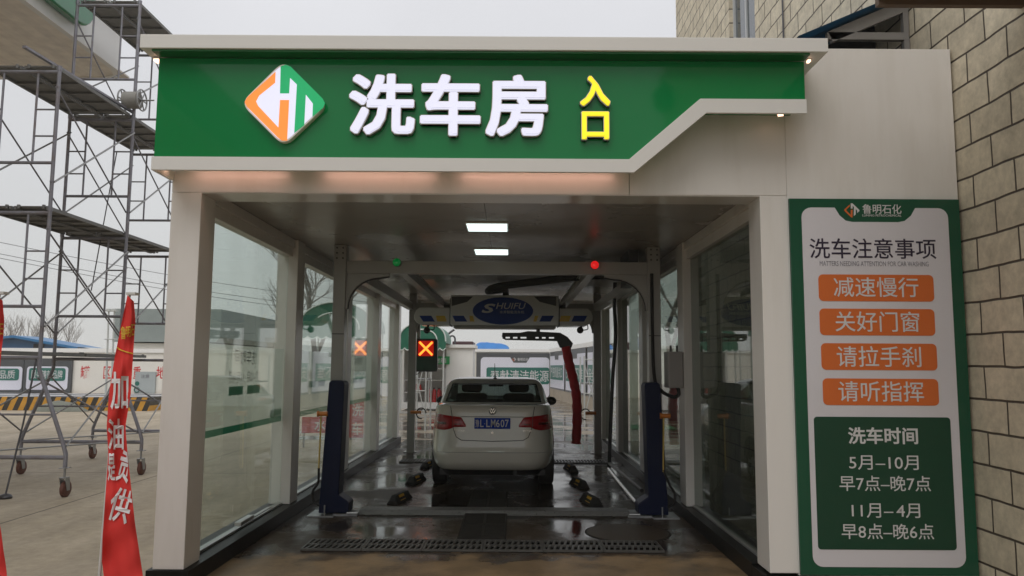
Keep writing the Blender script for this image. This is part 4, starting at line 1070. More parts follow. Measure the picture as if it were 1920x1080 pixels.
lt = MB(); fl = front(rear(.5, .79) - .004)
for st, a, c, z0, z1 in (('JETTA', .40, .52, .775, .8),):
    lt.text(st, CXX + a, CXX + c, z0, z1, front(rear(.5, .79) - .003), bold=.01, ext=.012)
lt.text('一汽-大众', CXX - .53, CXX - .36, .778, .802, front(rear(.5, .79) - .003), bold=.005, ext=.012)
lt.build('name_badge', 'chrome', car)
an = [Vector((CXX + 0.0, CYR + 1.55, 1.43)), Vector((CXX, CYR + 1.35, 1.55)), Vector((CXX, CYR + 1.2, 1.67))]
MB().tube(an, [.012, .006, .003], 6).ball((CXX, CYR + 1.55, 1.445), .03, sz=.6, seg=10).build('aerial', 'car_black', car)
# ------------------------------------------------------------------ block-walled building on the right, with lean-to and eave
bb = thing('block_building', 'tall building with cream stone block wall along the notice board side', 'building', (3.6, 9, 0))
wb = MB()
WIN = (10.5, 11.75, 6.0, 8.4)
wb.box(3.44, 4.6, -6, WIN[0], 0, 10.6).box(3.44, 4.6, WIN[1], 15.6, 0, 10.6).box(3.44, 4.6, WIN[0], WIN[1], 0, WIN[2]).box(3.44, 4.6, WIN[0], WIN[1], WIN[3], 10.6)
wb.build('wall', 'block_wall', bb)
wf = MB(); y0, y1, z0, z1 = WIN
for a in ((3.50, 3.56, y0, y0 + .05, z0, z1), (3.50, 3.56, y1 - .05, y1, z0, z1), (3.50, 3.56, y0 + .05, y1 - .05, z0, z0 + .05), (3.50, 3.56, y0 + .05, y1 - .05, z1 - .05, z1), (3.505, 3.555, (y0 + y1) / 2 - .02, (y0 + y1) / 2 + .02, z0 + .05, z1 - .05)): wf.box(*a)
wf = wf.build('window', 'win_frame', bb)
MB().box(3.53, 3.545, y0 + .05, y1 - .05, z0 + .05, z1 - .05).build('pane', 'win_dark', wf)
MB().rod((3.42, 9.35, 4.3), (3.42, 9.35, 10.4), .012).build('cable', 'wire', bb)
MB().box(2.45, 3.439, 4.93, 4.98, 4.055, 4.12).build('eave_board', 'wood_brown', bb)
MB().box(2.45, 3.439, -1.5, 4.929, 4.09, 4.12).build('eave', 'wood_brown', bb)  # unseen depth of the eave behind its board, added to shade the end wall
lt = thing('lean_to', 'blue sheet lean-to roof on grey steel rafters behind the white end wall', 'lean-to', (2.9, 6.4, 0))
e0, e1 = at(1500, 66, 6.3), at(1662, -2, 6.3)
sl = (e1.z - e0.z) / (e1.x - e0.x); zr = lambda x: e0.z + sl * (x - e0.x)
b = MB(); n = 40
def roof_fn(i, j):
    x = e0.x + (3.436 - e0.x) * i; y = 6.3 + 8.5 * j
    return (x, y, zr(x) + .012 * math.sin(j * 8.5 * 2 * math.pi / .25))
b.grid(roof_fn, 2, 200); b.build('roof_sheet', 'blue_roof', lt, normals=False)
for y in (6.42, 8.5, 10.8, 13.2):
    MB().beam((e0.x + .3, y, zr(e0.x + .3) - .1), (3.43, y, zr(3.43) - .1), .05, .1).build('rafter', 'rafter', lt)
    if y < 7: MB().box(2.72, 3.43, y - .025, y + .025, 4.46, 4.525).build('tie', 'rafter', lt); MB().box(3.385, 3.432, y - .024, y + .024, 4.25, 4.459).box(3.385, 3.432, y - .024, y + .024, 4.526, zr(3.4) - .08).build('strut', 'rafter', lt)
MB().box(XRo + .02, 2.3, 6.3, 15.4, 3.85, 4.2).build('gutter_board', 'shed_dark', lt)
MB().prism([(2.3, 3.2), (3.43, 3.2), (3.43, zr(3.43) - .015), (2.47, zr(2.47) - .015), (2.3, zr(2.47) - .03)], 'y', 7.0, 7.05).build('shade_backing', 'shed_dark', lt)  # added dark sheet standing in for the shade under the roof
# far off the notice side: security camera on an arm, behind the viewer (mirrored in the green fascia)
sc = thing('security_camera', 'dome security camera on a short arm on the block wall behind the viewer', 'camera', (2.3, -.4, 5.6))
MB().tube(smooth_path([(3.44, -.4, 5.95), (2.7, -.4, 6.12), (2.32, -.4, 6.1), (2.3, -.4, 5.9)]), .05, 8).build('arm', 'white_trim', sc, smooth=50)
MB().lathe([(.06, .25), (.17, .1), (.17, 0), (.14, -.12), (.06, -.2)], (2.3, -.4, 5.7), seg=20).build('dome', 'dark_metal', sc, smooth=40)

# ------------------------------------------------------------------ filling station canopy, upper left
cp = thing('station_canopy', 'filling station canopy with beige slatted underside and green edge band above the scaffolding', 'canopy', (-12, 5, 0))
MB().box(-26, -7.21, -14, 13.95, 6.97, 7.0).build('soffit', 'soffit_slat', cp)
MB().prism([(-7.2, -14), (-7.2, 13.5), (-7.35, 13.85), (-7.7, 14.0), (-26, 14.0), (-26, 13.9), (-7.75, 13.9), (-7.42, 13.78), (-7.3, 13.45), (-7.3, -14)], 'z', 6.95, 8.1).build('fascia', 'white_trim', cp, smooth=30)
gp = [(-14, 7.14), (12.0, 7.14)] + [(12.0 + .42 * math.sin(R(a)), 7.56 - .42 * math.cos(R(a))) for a in range(15, 91, 15)] + [(12.42, 8.3), (-14, 8.3)]
MB().prism(gp, 'x', -7.19, -7.05).build('green_band', 'canopy_green', cp, smooth=30, bevel=.03)
MB().box(-26, -7.3, -14, 13.9, 7.9, 8.0).build('roof_deck', 'white_trim', cp)
for y in (-6, 5): MB().box(-11, -10.4, y, y + .6, 0, 6.96).build('column', 'white_trim', cp)

# ------------------------------------------------------------------ scaffold tower
SX0, SX1 = -6.85, -5.87
SY = [9.6, 11.55, 13.5]
ZL = [1.74, 3.58, 5.43, 7.28]
sca = thing('scaffold_tower', 'tall grey steel scaffold on caster wheels with plank decks, standing left of the wash bay', 'scaffold', (-6.36, 11.5, 0))
def frame(y, z0, z1):
    b = MB(); h = z1 - z0
    for x in (SX0, SX1): b.rod((x, y, z0 + .01), (x, y, z1), .024, 8)
    zb, zt = z0 + .6, z1 - .05
    b.rod((SX0, y, zb), (SX1, y, zb), .021, 8); b.rod((SX0, y, zt), (SX1, y, zt), .024, 8)
    for x, xo in ((SX0 + .27, SX0), (SX1 - .27, SX1)):
        b.rod((x, y, zb), (x, y, zt), .014, 6)
        for zz in (z0 + .95, z0 + 1.3): b.rod((x, y, zz), (xo, y, zz), .012, 6)
    for x in (SX0, SX1):
        b.rod((x, y, z1 - .03), (x, y, z1 + .03), .03, 8)
        for zz in (z0 + .35, z1 - .25): b.rod((x, y - .035, zz), (x, y + .035, zz), .012, 6)
    return b.build('frame', 'scaf_steel', sca, smooth=50)
for li in range(3):
    for fi, y in enumerate(SY):
        if li == 2 and fi == 0: continue
        frame(y, ZL[li], ZL[li + 1])
for li in range(3):
    for fi in range(2):
        if li == 2 and fi == 0: continue
        for x in (SX0, SX1):
            a, c = SY[fi], SY[fi + 1]
            for p, q in (((a, ZL[li] + .35), (c, ZL[li + 1] - .25)), ((a, ZL[li + 1] - .25), (c, ZL[li] + .35))):
                off = .03 if p[1] < q[1] else -.03
                MB().rod((x + off, p[0], p[1]), (x + off, q[0], q[1]), .012, 6).build('brace', 'scaf_brace' if p[1] < q[1] else 'scaf_steel', sca)
def plank(x0, x1, y0, y1, z):
    b = MB(); b.box(x0, x1, y0, y1, z + .032, z + .045)
    b.box(x0, x0 + .03, y0, y1, z, z + .031).box(x1 - .03, x1, y0, y1, z, z + .031)
    for k in range(5):
        y = y0 + (y1 - y0) * (k + .5) / 5; b.box(x0 + .031, x1 - .031, y - .02, y + .02, z + .004, z + .031)
    for x in (x0 + .06, x1 - .06):
        for y in (y0, y1): b.rod((x, y, z + .01), (x, y, z + .06), .02, 6)
    b.build('plank', 'scaf_plank', sca)
for li, z in enumerate(ZL):
    for fi in range(2):
        if li == 3 and fi == 0: continue
        if li == 0 and fi == 9: continue
        for x0 in ((SX0 + .03, SX0 + .5) if li else (SX0 + .03,)):
            plank(x0, x0 + .44, SY[fi] + .03, SY[fi + 1] - .03, z)
def loose(p, q, name='tie_bar'): MB().beam(p, q, .05, .03).build(name, 'scaf_steel', sca)
loose((SX1 - .25, SY[0] - .35, ZL[2] + .14), (SX1 - .05, SY[1] + .1, ZL[2] + .1))
for fi, y in enumerate(SY):
    b = MB()
    for x, s_ in ((SX0, -1), (SX1, 1)):
        b.tube([(x, y, 1.75), (x, y, 1.56), (x + s_ * .03, y, 1.48), (x + s_ * .36, y, .64), (x + s_ * .40, y, .52), (x + s_ * .40, y, .36)], .026, 8)
    b.rod((SX0 - .40, y, .48), (SX1 + .40, y, .48), .026, 8); b.rod((SX0, y, 1.70), (SX1, y, 1.70), .024, 8); b.rod((SX0 - .22, y, 1.0), (SX1 + .22, y, 1.0), .014, 6)
    b.build('base_frame', 'scaf_steel', sca, smooth=50)
    for x, s_ in ((SX0 - .40, -1), (SX1 + .40, 1)):
        fk = MB(); fk.rod((x, y, .24), (x, y, .36), .014, 8); fk.box(x - .05, x + .05, y - .05, y + .05, .352, .362)
        ya = y + .04
        for xx in (x - .036, x + .036): fk.prism([(ya - .03, .08), (ya + .03, .08), (y + .05, .24), (y - .05, .24)], 'x', xx - .003, xx + .003)
        fk.box(x - .036, x + .036, y - .05, y + .05, .236, .245)
        cst = fk.build('caster', 'scaf_brace', sca)
        MB().lathe([(.03, -.03), (.085, -.028), (.1, -.018), (.1, .018), (.085, .028), (.03, .03)], (x, ya, .1), (1, 0, 0), 24).build('wheel', 'caster_wheel', cst, smooth=40)
for fi in range(2):
    for x, s_ in ((SX0, -1), (SX1, 1)):
        for p, q in (((SY[fi], .62), (SY[fi + 1], 1.45)), ((SY[fi], 1.45), (SY[fi + 1], .62))):
            xo = lambda z: x + s_ * (.36 * (1.48 - z) / .84)
            o_ = .03 if p[1] < q[1] else -.03
            MB().rod((xo(p[1]) + o_, p[0], p[1]), (xo(q[1]) + o_, q[0], q[1]), .012, 6).build('brace', 'scaf_brace' if p[1] < q[1] else 'scaf_steel', sca)
    MB().rod((SX0 - .3, SY[fi], .5), (SX1 + .3, SY[fi + 1], .5), .012, 6).build('brace', 'scaf_brace', sca)
# reel hanging on the scaffold, rope with weight
p = at(255, 188, 11.45)
rl = thing('cable_reel', 'pale cable reel with spoked rim hanging on the scaffold post', 'reel', (p.x, 11.45, p.z - .1))
b = MB()
b.rod((p.x - .34, 11.45, p.z), (p.x + .28, 11.45, p.z), .012, 6); b.build('axle', 'scaf_brace', rl)
MB().lathe([(.1, -.13), (.13, -.12), (.13, .1), (.1, .11)], (p.x - .05, 11.45, p.z), (1, 0, 0), 20).build('wound_cord', 'reel_cord', rl, smooth=40)
b = MB()
for dx in (.09, -.2):
    ring = [Vector((p.x + dx, 11.45 + .16 * math.cos(R(a)), p.z + .16 * math.sin(R(a)))) for a in range(0, 361, 15)]
    b.tube(ring, .012, 6)
    for a in range(0, 360, 60): b.rod((p.x + dx, 11.45, p.z), (p.x + dx, 11.45 + .155 * math.cos(R(a)), p.z + .155 * math.sin(R(a))), .01, 5)
b.build('rim', 'scaf_brace', rl)
w0 = at(10, 938, 9.5)
hw = thing('rope_weight', 'black round weight on a hanging rope on the ground left of the scaffold wheels', 'weight', (w0.x, 9.5, 0))
MB().lathe([(.07, 0), (.075, .02), (.06, .045), (.02, .06)], (w0.x, 9.5, .001), seg=16).build('weight', 'dark_metal', hw, smooth=40)
MB().tube([(w0.x, 9.5, .06), (w0.x + .12, 9.55, .9), (w0.x + .2, 9.6, 1.72)], .011, 6).build('rope', 'wire', hw)
tag(MB().rod(tuple(at(219, 285, 11.7)), tuple(at(171, 545, 11.7)), .008, 6).build('hanging_rope', 'wire'), 'thin dark rope hanging slack between the scaffold decks', 'rope')

# ------------------------------------------------------------------ red feather flags
FL_L = [(553, 239), (600, 229), (670, 215), (740, 204), (800, 200), (850, 203), (940, 197), (1010, 192), (1050, 191), (1085, 195), (1140, 205)]
FL_R = [(565, 251), (600, 254), (660, 250), (740, 245), (800, 235), (860, 240), (980, 253), (1040, 262), (1080, 268), (1110, 270), (1150, 271)]
def pw(tab, v):
    for i in range(len(tab) - 1):
        if v <= tab[i + 1][0]:
            t = max(0, (v - tab[i][0]) / (tab[i + 1][0] - tab[i][0])); return tab[i][1] + t * (tab[i + 1][1] - tab[i][1])
    return tab[-1][1]
def flag_surface(a, v, c=0.0):
    l_, r_ = pw(FL_L, v), pw(FL_R, v)
    Y = 5.0 + .022 * math.sin(a * 6.5 + v * .012) + .015 * math.sin(v * .03 + a * 2) + .007 * math.sin(a * 15 - v * .02) + .008 * math.sin(v * .085 + a * 5) - c
    return at(l_ + (r_ - l_) * a, v, Y)
fl = thing('feather_flag', 'tall red feather flag with white characters leaning beside the left white column', 'flag', tuple(at(184, 1085, 5.05)))
BASEZ = BASE[fl.name]
fb = MB(); g = []
NV, NA = 60, 10
fb.grid(lambda i, j: flag_surface(j, 553 + 587 * i + (1 - i) * 12 * j), NV, NA)
fb.grid(lambda i, j: flag_surface(j, 553 + 587 * i + (1 - i) * 12 * j, -.003), NV, NA)
fb.build('cloth', 'flag_red', fl, smooth=180, normals=False)
ft = MB()
def ftext(s_, u0, v0, u1, v1, m, bold=.02, rot=0):
    def fr_(a, b_, c):
        # a,b in pixels; rotate about the centre for folded characters
        cu, cv = (u0 + u1) / 2, (v0 + v1) / 2
        da, db = a - cu, -b_ - cv
        ca, sa = math.cos(R(rot)), math.sin(R(rot))
        uu, vv = cu + da * ca - db * sa, cv + da * sa + db * ca
        l_, r_ = pw(FL_L, vv), pw(FL_R, vv)
        return flag_surface(max(.02, min(.98, (uu - l_) / (r_ - l_))), vv, .013)
    ft.text(s_, u0, u1, -v1, -v0, fr_, bold=bold, ext=0, m=m)
ftext('加', 207, 697, 241, 768, 0); ftext('油', 202, 785, 232, 843, 0); ftext('是', 202, 850, 216, 902, 0); ftext('贡', 222, 845, 246, 905, 0, rot=14); ftext('供', 206, 915, 246, 980, 0, rot=16)
for k, (ch, u0, v0, u1, v1) in enumerate((('鲁', 226, 612, 236, 636), ('明', 236, 612, 245, 632), ('石', 245, 608, 253, 630))): ftext(ch, u0, v0, u1, v1, 1, bold=.01)
ft.build('lettering', ['flag_white', 'ink_yellow'], fl, normals=False)
yl = [flag_surface(.02 + .96 * k / 8, 651 + 12 * (k / 8) ** .6, .008) for k in range(9)]
MB().tube(yl, .004, 5).build('yellow_trim', 'ink_yellow', fl)
MB().tube([at(183, 1120, 5.06), at(205, 860, 5.06), at(229, 640, 5.06), at(243, 549, 5.05)], .011, 8).build('pole', 'pole_white', fl, smooth=60)
tp = at(243, 553, 5.02); MB().box(tp.x - .015, tp.x + .045, 5.0, 5.06, tp.z, tp.z + .016).build('tip_clip', 'pole_white', fl)
pb = at(180, 1120, 5.06)
MB().rod((pb.x, 5.06, .05), (pb.x - .005, 5.06, pb.z), .012).lathe([(.2, 0), (.2, .04), (.03, .06)], (pb.x, 5.06, .001), seg=20).build('base', 'dark_metal', fl)
f2 = dup(fl, (BASEZ.x - .86, BASEZ.y, BASEZ.z), 'red feather flag mostly cut off by the left picture edge')
fl['group'] = f2['group'] = 'red feather flags before the car wash'
# ------------------------------------------------------------------ yard, left: island, perimeter wall with posters
isl = MB(); isl.box(-30, -12.75, 27.35, 30.85, 0.001, .47); o = isl.build('kerb_island', 'hazard'); tag(o, 'long raised kerb with black and yellow slanted hazard stripes below the poster wall', 'kerb')
def plate(name, px, Y, m, parent, t=.02):
    a, b_, c, d = rect(*px, Y); return MB().box(a, b_, Y, Y + t, c, d).build(name, m, parent)
tag(MB().grid(lambda i, j: (-29.98 + 17.2 * i, 27.38 + 3.45 * j, .476), 1, 1).build('kerb_top', 'kerb_check'), 'black and white chequered top of the raised kerb', 'kerb top')
def wallthing(name, label, x0, x1, y, h, group='cream perimeter walls round the yard'):
    t = thing(name, label, 'wall', ((x0 + x1) / 2, y, 0), group)
    MB().box(x0, x1, y, y + .22, 0, h).build('face', 'wall_cream', t)
    MB().box(x0 - .05, x1 + .05, y - .07, y + .29, h + .001, h + .16).build('cap', 'wall_cap', t)
    return t
pwl = wallthing('perimeter_wall', 'cream perimeter wall with red painted characters behind the scaffold', -34, -8.6, 31.0, 2.1)
b = MB()
for ch, px in (('罐', (151, 686, 168, 711)), ('区', (194, 687, 208, 710)), ('重', (250, 687, 264, 710)), ('地', (293, 687, 311, 710))): b.text(ch, *rect(*px, 31), front(30.998), bold=.012, ext=.003)
b.build('red_lettering', 'ink_red', pwl)
def poster(label, frame_px, face_px, band_px, txt_px, txt, Y=30.95):
    t = thing('wall_poster', label, 'poster', tuple(at(frame_px[0], frame_px[3], Y)), 'framed green and white posters on the yard walls')
    a, b_, c, d = rect(*frame_px, Y); MB().box(a, b_, Y - .06, Y + .045, c, d).build('frame', 'poster_frame', t)
    a, b_, c, d = rect(*face_px, Y - .07); MB().prism(rounded(a, b_, c, d, .12), 'y', Y - .07, Y - .063).build('face', 'poster_white', t)
    a, b_, c, d = rect(*band_px, Y - .08); MB().prism(rounded(a, b_, c, d, .1), 'y', Y - .08, Y - .073).build('band', 'poster_green', t)
    MB().text(txt, *rect(*txt_px, Y - .085), front(Y - .081), bold=.008, ext=.003).build('lettering', 'ink_white', t)
poster('framed poster on the left wall with a green band reading 品质, cut by the picture edge', (-60, 672, 45, 736), (-52, 687, 41, 731), (-44, 691, 35.5, 713), (-34, 694, 28, 710), '油品品质')
poster('framed poster on the left wall reading 服务铸就品牌 between scaffold posts', (46, 672, 135, 736), (49.5, 687, 127, 731), (54, 690, 122.5, 714), (58, 694, 117, 710), '服务铸就品牌')
np_ = thing('notice_sign', 'small grey notice panel with a green emblem on the cream wall behind the red flag', 'notice panel', tuple(at(272, 738, 30.9)))
plate('panel', (253, 697, 291, 738), 30.93, 'notice_grey', np_, .06)
MB().text('注意', *rect(264, 702, 280, 709, 30.92), front(30.927), ext=.003).build('heading', 'ink_grey', np_)
b = MB(); q = at(257, 719, 30.92)
b.lathe([(.09, 0), (.09, .006)], (q.x, 30.928, q.z), (0, -1, 0), 16)
b.tube([(q.x + .1 * math.cos(R(a)), 30.92, q.z - .25 + .1 * math.sin(R(a))) for a in range(0, 361, 30)], .02, 6)
b.build('emblem', 'poster_green', np_)
cv = MB()
c0 = at(115, 773, 27.0)
def heap(i, j):
    a = i * 2 * math.pi; r = j
    x = c0.x + 1.0 * r * math.cos(a); y = 26.9 + .4 * r * math.sin(a)
    return (x, y, max(.0, (1 - r ** 2) * .36 + .1 * noise.noise(Vector((x * 2.5, y * 3, 0))) * (1 - r)) + .005)
cv.grid(heap, 28, 8); tag(cv.build('canvas_heap', 'canvas', smooth=70, normals=False), 'grey green canvas heap lying against the striped kerb', 'canvas')
# left: blue shed, crane, masts
sh = thing('blue_shed', 'blue sheet metal shed with shallow gable roof beyond the left wall', 'shed', tuple(at(40, 672, 38)))
pts = [at(-80, 690, 38), at(-80, 646, 38), at(31, 633, 38), at(147, 654, 38), at(147, 690, 38)]
MB().prism([(p.x, p.z) for p in pts], 'y', 38, 39.6).build('walls', 'blue_sheet', sh)
a, r_, e_ = at(-85, 641, 37.9), at(31, 629, 37.9), at(152, 651, 37.9)
rb = MB()
for p, q in ((a, r_), (r_, e_)): rb.poly([(p.x, 37.6, p.z), (q.x, 37.6, q.z), (q.x, 40, q.z), (p.x, 40, p.z)]); rb.poly([(p.x, 37.6, p.z - .12), (q.x, 37.6, q.z - .12), (q.x, 37.6, q.z), (p.x, 37.6, p.z)])
rb.build('roof', 'blue_roof', sh)
plate('door', (62, 645, 82, 667), 37.97, 'shed_dark', sh, .02)
cr = thing('yellow_crane', 'yellow crane boom with hooks showing above the cream wall', 'crane', tuple(at(275, 664, 36)))
a, b_, c, d = rect(235, 651, 322, 672, 36); MB().box(a, b_, 36, 37, c, d).build('deck', 'crane_yellow', cr, bevel=.05)
a, b_, c, d = rect(286, 639, 293, 651, 36); MB().box(a, b_, 36.2, 36.5, c, d + .0).build('post', 'maroon', cr)
a, b_, c, d = rect(272, 643, 280, 651, 36); MB().box(a, b_, 36.2, 36.6, c, d).build('winch', 'crane_yellow', cr)
b = MB()
for u in (256, 264): q = at(u, 646, 36); b.tube([(q.x + .1 * math.cos(R(t)), 36.3, q.z + .1 * math.sin(R(t))) for t in range(0, 361, 40)], .035, 6)
b.rod(tuple(at(250, 650, 36.3)), tuple(at(274, 645, 36.3)), .04); b.build('hooks', 'maroon', cr)
tag(MB().rod((at(312, 700, 36).x, 36.2, 0), (at(312, 664, 36).x, 36.2, 1.7), .05).build('crane_leg', 'crane_yellow', cr), None, None)
for u, l in ((204, 'thin pale light mast with a small flat head, the left one of the pair'), (214.5, 'thin pale light mast with a small flat head, the right one of the pair')):
    t = thing('light_mast', l, 'light mast', (at(u, 660, 29.5).x, 29.5, 0), 'thin light masts before the cream wall')
    q = at(u, 584, 29.5)
    MB().tube([(at(u - 6, 745, 29.5).x, 29.5, .48), tuple(q)], [.045, .03], 8).build('pole', 'mast', t, smooth=50)
    MB().box(q.x - .1, q.x + .1, 29.4, 29.6, q.z, q.z + .06).box(q.x - .06, q.x + .06, 29.42, 29.58, q.z + .06, q.z + .1).build('head', 'mast', t)
tag(MB().rod(tuple(at(196, 636, 29.45)), tuple(at(220, 636, 29.45)), .02).build('mast_tie', 'mast'), 'thin bar tying the two light masts together', 'tie bar')

# grey green shed seen through the left glass
gs = thing('grey_shed', 'long grey green shed roof seen through the first left glass pane', 'shed', (-12.5, 34, 0))
MB().box(-16, -12.2, 31.6, 42, 0, 2.5).build('walls', 'wall_cream', gs)
MB().prism([(-16.3, 3.9), (-11.9, 3.9), (-11.9, 2.75), (-12.1, 2.55), (-16.3, 2.55)], 'y', 31.4, 42.2).build('roof', 'shed_grey', gs)
# green tents
def tent(label, u0, u1, vt, vb, Y, deep=2.2):
    a, c = at(u0, vb, Y), at(u1, vb, Y); zt = at((u0 + u1) / 2, vt, Y).z; zb = (a.z + c.z) / 2; xm, hw = (a.x + c.x) / 2, (c.x - a.x) / 2
    t = thing('market_tent', label, 'tent', (xm, Y + deep / 2, 0), 'green awning tents beyond the glass')
    arc = lambda k, s_=1.0: (xm + hw * s_ * math.cos(math.pi * (1 - k)), zb + (zt - zb) * s_ * math.sin(math.pi * k) ** .8)
    MB().prism([arc(k / 28) for k in range(29)] + [(xm + hw, zb - .05), (xm - hw, zb - .05)], 'y', Y, Y + deep).build('canopy', 'tent_green', t, smooth=40)
    n = 40; vb_ = MB()
    lo = [vb_.V((xm - hw + 2 * hw * i / n, Y - .02, zb - .22 - .08 * abs(math.sin(i * math.pi / 5)))) for i in range(n + 1)]; hi = [vb_.V((xm - hw + 2 * hw * i / n, Y - .02, zb)) for i in range(n + 1)]
    for i in range(n): vb_.face([lo[i], lo[i + 1], hi[i + 1], hi[i]])
    vb_.build('valance', 'tent_green', t, normals=False)
    MB().tube([(xm - hw + 2 * hw * i / n, Y - .02, zb - .235 - .08 * abs(math.sin(i * math.pi / 5))) for i in range(n + 1)], .02, 5).build('scalloped_hem', 'tent_piping', t)
    for s_, k0, k1 in ((.99, 0, 28), (.62, 6, 28)):
        MB().tube([(p[0], Y - .015, p[1]) for p in (arc(k / 28, s_) for k in range(k0, k1 + 1))], .025, 5).build('piping', 'tent_piping', t)
    for x in (a.x + .08, c.x - .08):
        for y in (Y + .08, Y + deep - .08): MB().rod((x, y, 0), (x, y, zb - .06), .03).build('pole', 'mast', t)
tent('green domed awning tent with white piping seen through the left glass', 560, 700, 566, 618, 25.5, 2.4)
tent('green awning tent with scalloped white hem left of the wash machine', 748, 836, 604, 640, 27.0, 2.4)
# red boards outside the glass
for u0, v0, u1, v1, Y, s_, l in ((566, 782, 632, 812, 15.5, '水', 'low red board with a white character outside the second left glass pane'), (655, 752, 684, 836, 17.4, '洗车', 'upright red banner reading 洗车 outside the third left glass pane')):
    a, b_, c, d = rect(u0, v0, u1, v1, Y)
    c = max(c, .03)
    t = thing('red_banner', l, 'banner', ((a + b_) / 2, Y, 0), 'red banners outside the left glass')
    MB().box(a, b_, Y, Y + .03, c, d).build('sheet', 'red_board', t)
    b = MB()
    if len(s_) == 1: b.text(s_, (a + b_) / 2 - .1, (a + b_) / 2 + .12, c + .04, d - .04, front(Y - .001), bold=.02, ext=.002)
    else:
        h = (d - c) / 2
        for k, ch in enumerate(s_): b.text(ch, a + .05, b_ - .05, c + h * (1 - k) + .06, c + h * (2 - k) - .06, front(Y - .001), bold=.02, ext=.002)
    b.build('lettering', 'ink_white', t)
    b = MB(); b.box(a + .02, a + .05, Y + .031, Y + .06, .005, d); b.box(b_ - .05, b_ - .02, Y + .031, Y + .06, .005, d); b.build('stand', 'scaf_brace', t)

# ------------------------------------------------------------------ yard beyond the exit
bw = wallthing('perimeter_wall', 'cream wall at the end of the yard straight beyond the wash bay exit', -9.0, 2.05, 41.6, 2.42)
c0, c1 = Vector((2.1, 41.6, 0)), Vector((3.35, 27.0, 0))
dw = thing('perimeter_wall', 'cream wall running obliquely towards the bay from the far corner', 'wall', tuple((c0 + c1) / 2), 'cream perimeter walls round the yard')
n_ = (c1 - c0).normalized(); side = Vector((-n_.y, n_.x, 0))   # points to +x
if side.x < 0: side = -side
def slab(p, q, t0, t1, z0, z1, name, m, par):
    b = MB(); v = [b.V(Vector((w.x, w.y, z)) + side * t) for z in (z0, z1) for w, t in ((p, t0), (q, t0), (q, t1), (p, t1))]
    for f in ((0, 3, 2, 1), (4, 5, 6, 7), (0, 1, 5, 4), (1, 2, 6, 5), (2, 3, 7, 6), (3, 0, 4, 7)): b.face([v[i] for i in f])
    return b.build(name, m, par)
slab(c0, c1, .0, .25, 0, 2.42, 'face', 'wall_cream', dw); slab(c0, c1, -.08, .33, 2.421, 2.6, 'cap', 'wall_cap', dw); slab(c0, c1, -.05, -.002, .0, .5, 'skirt', 'wall_skirt', dw)
wallthing('perimeter_wall', 'cream wall far right of the oblique wall, seen through the right glass', 3.4, 22, 42.0, 2.42)
def bigposter(label, fpx, face_px, band_px, txt_px, txt, Y):
    t = thing('wall_poster', label, 'poster', tuple(at(fpx[0], fpx[3], Y)), 'framed green and white posters on the yard walls')
    a, b_, c, d = rect(*fpx, Y); MB().box(a, b_, Y - .06, Y + .07, c, d).build('frame', 'poster_frame', t)
    a, b_, c, d = rect(*face_px, Y - .07); MB().prism(rounded(a, b_, c, d, .2), 'y', Y - .07, Y - .063).build('face', 'poster_white', t)
    a, b_, c, d = rect(*band_px, Y - .08); MB().prism(rounded(a, b_, c, d, .12), 'y', Y - .08, Y - .073).build('band', 'poster_green', t)
    MB().text(txt, *rect(*txt_px, Y - .085), front(Y - .081), bold=.008, ext=.003).build('lettering', 'ink_white', t)
    a, b_, c, d = rect(956, 669, 994, 680, Y - .08)
    h = MB(); h.prism([(a, d), (a + .2, c), (b_ - .2, c), (b_, d)], 'y', Y - .079, Y - .072); h.build('header_tab', 'poster_frame', t)
    h = MB(); h.text('鲁明石化', *rect(970, 671, 991, 677, Y - .085), front(Y - .08), bold=.01, ext=.003); lx = rect(960, 670, 968, 678, Y - .085); small_logo(h, (lx[0] + lx[1]) / 2, (lx[2] + lx[3]) / 2, lx[3] - lx[2], Y - .081, 1, 0)
    h.build('header_lettering', ['ink_white', 'board_orange'], t)
bigposter('large framed poster at the end of the yard reading 奉献清洁能源 in a green band', (893, 662, 1031, 748), (901, 670, 1030, 745), (912, 689, 1030, 720), (919, 694, 1029, 716), '奉献清洁能源', 41.5)
def oblique_poster(label, k0, k1, txt, tab=True):
    P0, P1 = c0.lerp(c1, k0), c0.lerp(c1, k1); L = (P1 - P0).length
    t = thing('wall_poster', label, 'poster', tuple(P0), 'framed green and white posters on the yard walls')
    fr = lambda a, b_, c: Vector((P0.x, P0.y, 0)) + n_ * a - side * (.052 + c) + Vector((0, 0, b_))
    def pl(a0, a1, z0, z1, o, nm, m):
        b = MB()
        A = [b.V(fr(x, z, o)) for x, z in ((a0, z0), (a1, z0), (a1, z1), (a0, z1))]; B = [b.V(fr(x, z, o + .008)) for x, z in ((a0, z0), (a1, z0), (a1, z1), (a0, z1))]
        b.face(A[::-1]); b.face(B)
        for i in range(4): b.face([A[i], A[(i + 1) % 4], B[(i + 1) % 4], B[i]])
        return b.build(nm, m, t)
    pl(0, L, .5, 2.41, 0, 'frame', 'poster_frame'); pl(.12, L - .1, .58, 2.2, .01, 'face', 'poster_white'); pl(.25, L - .4, 1.0, 1.72, .02, 'band', 'poster_green')
    pl(L * .38, L * .62, 2.0, 2.24, .02, 'header_tab', 'poster_frame')
    b = MB(); b.text(txt, .4, L - .6, 1.1, 1.62, lambda a, z, c: fr(a, z, .03 + c), bold=.006, ext=.003); b.build('lettering', 'ink_white', t)
oblique_poster('framed poster on the oblique wall reading 严把质量关口', .02, .36, '严把质量关口')
oblique_poster('framed poster on the oblique wall reading 火灾不准, partly behind the red foam sleeve', .38, .74, '火灾不准')
oblique_poster('framed poster at the near end of the oblique wall, seen through the right glass', .76, .99, '安全第一')
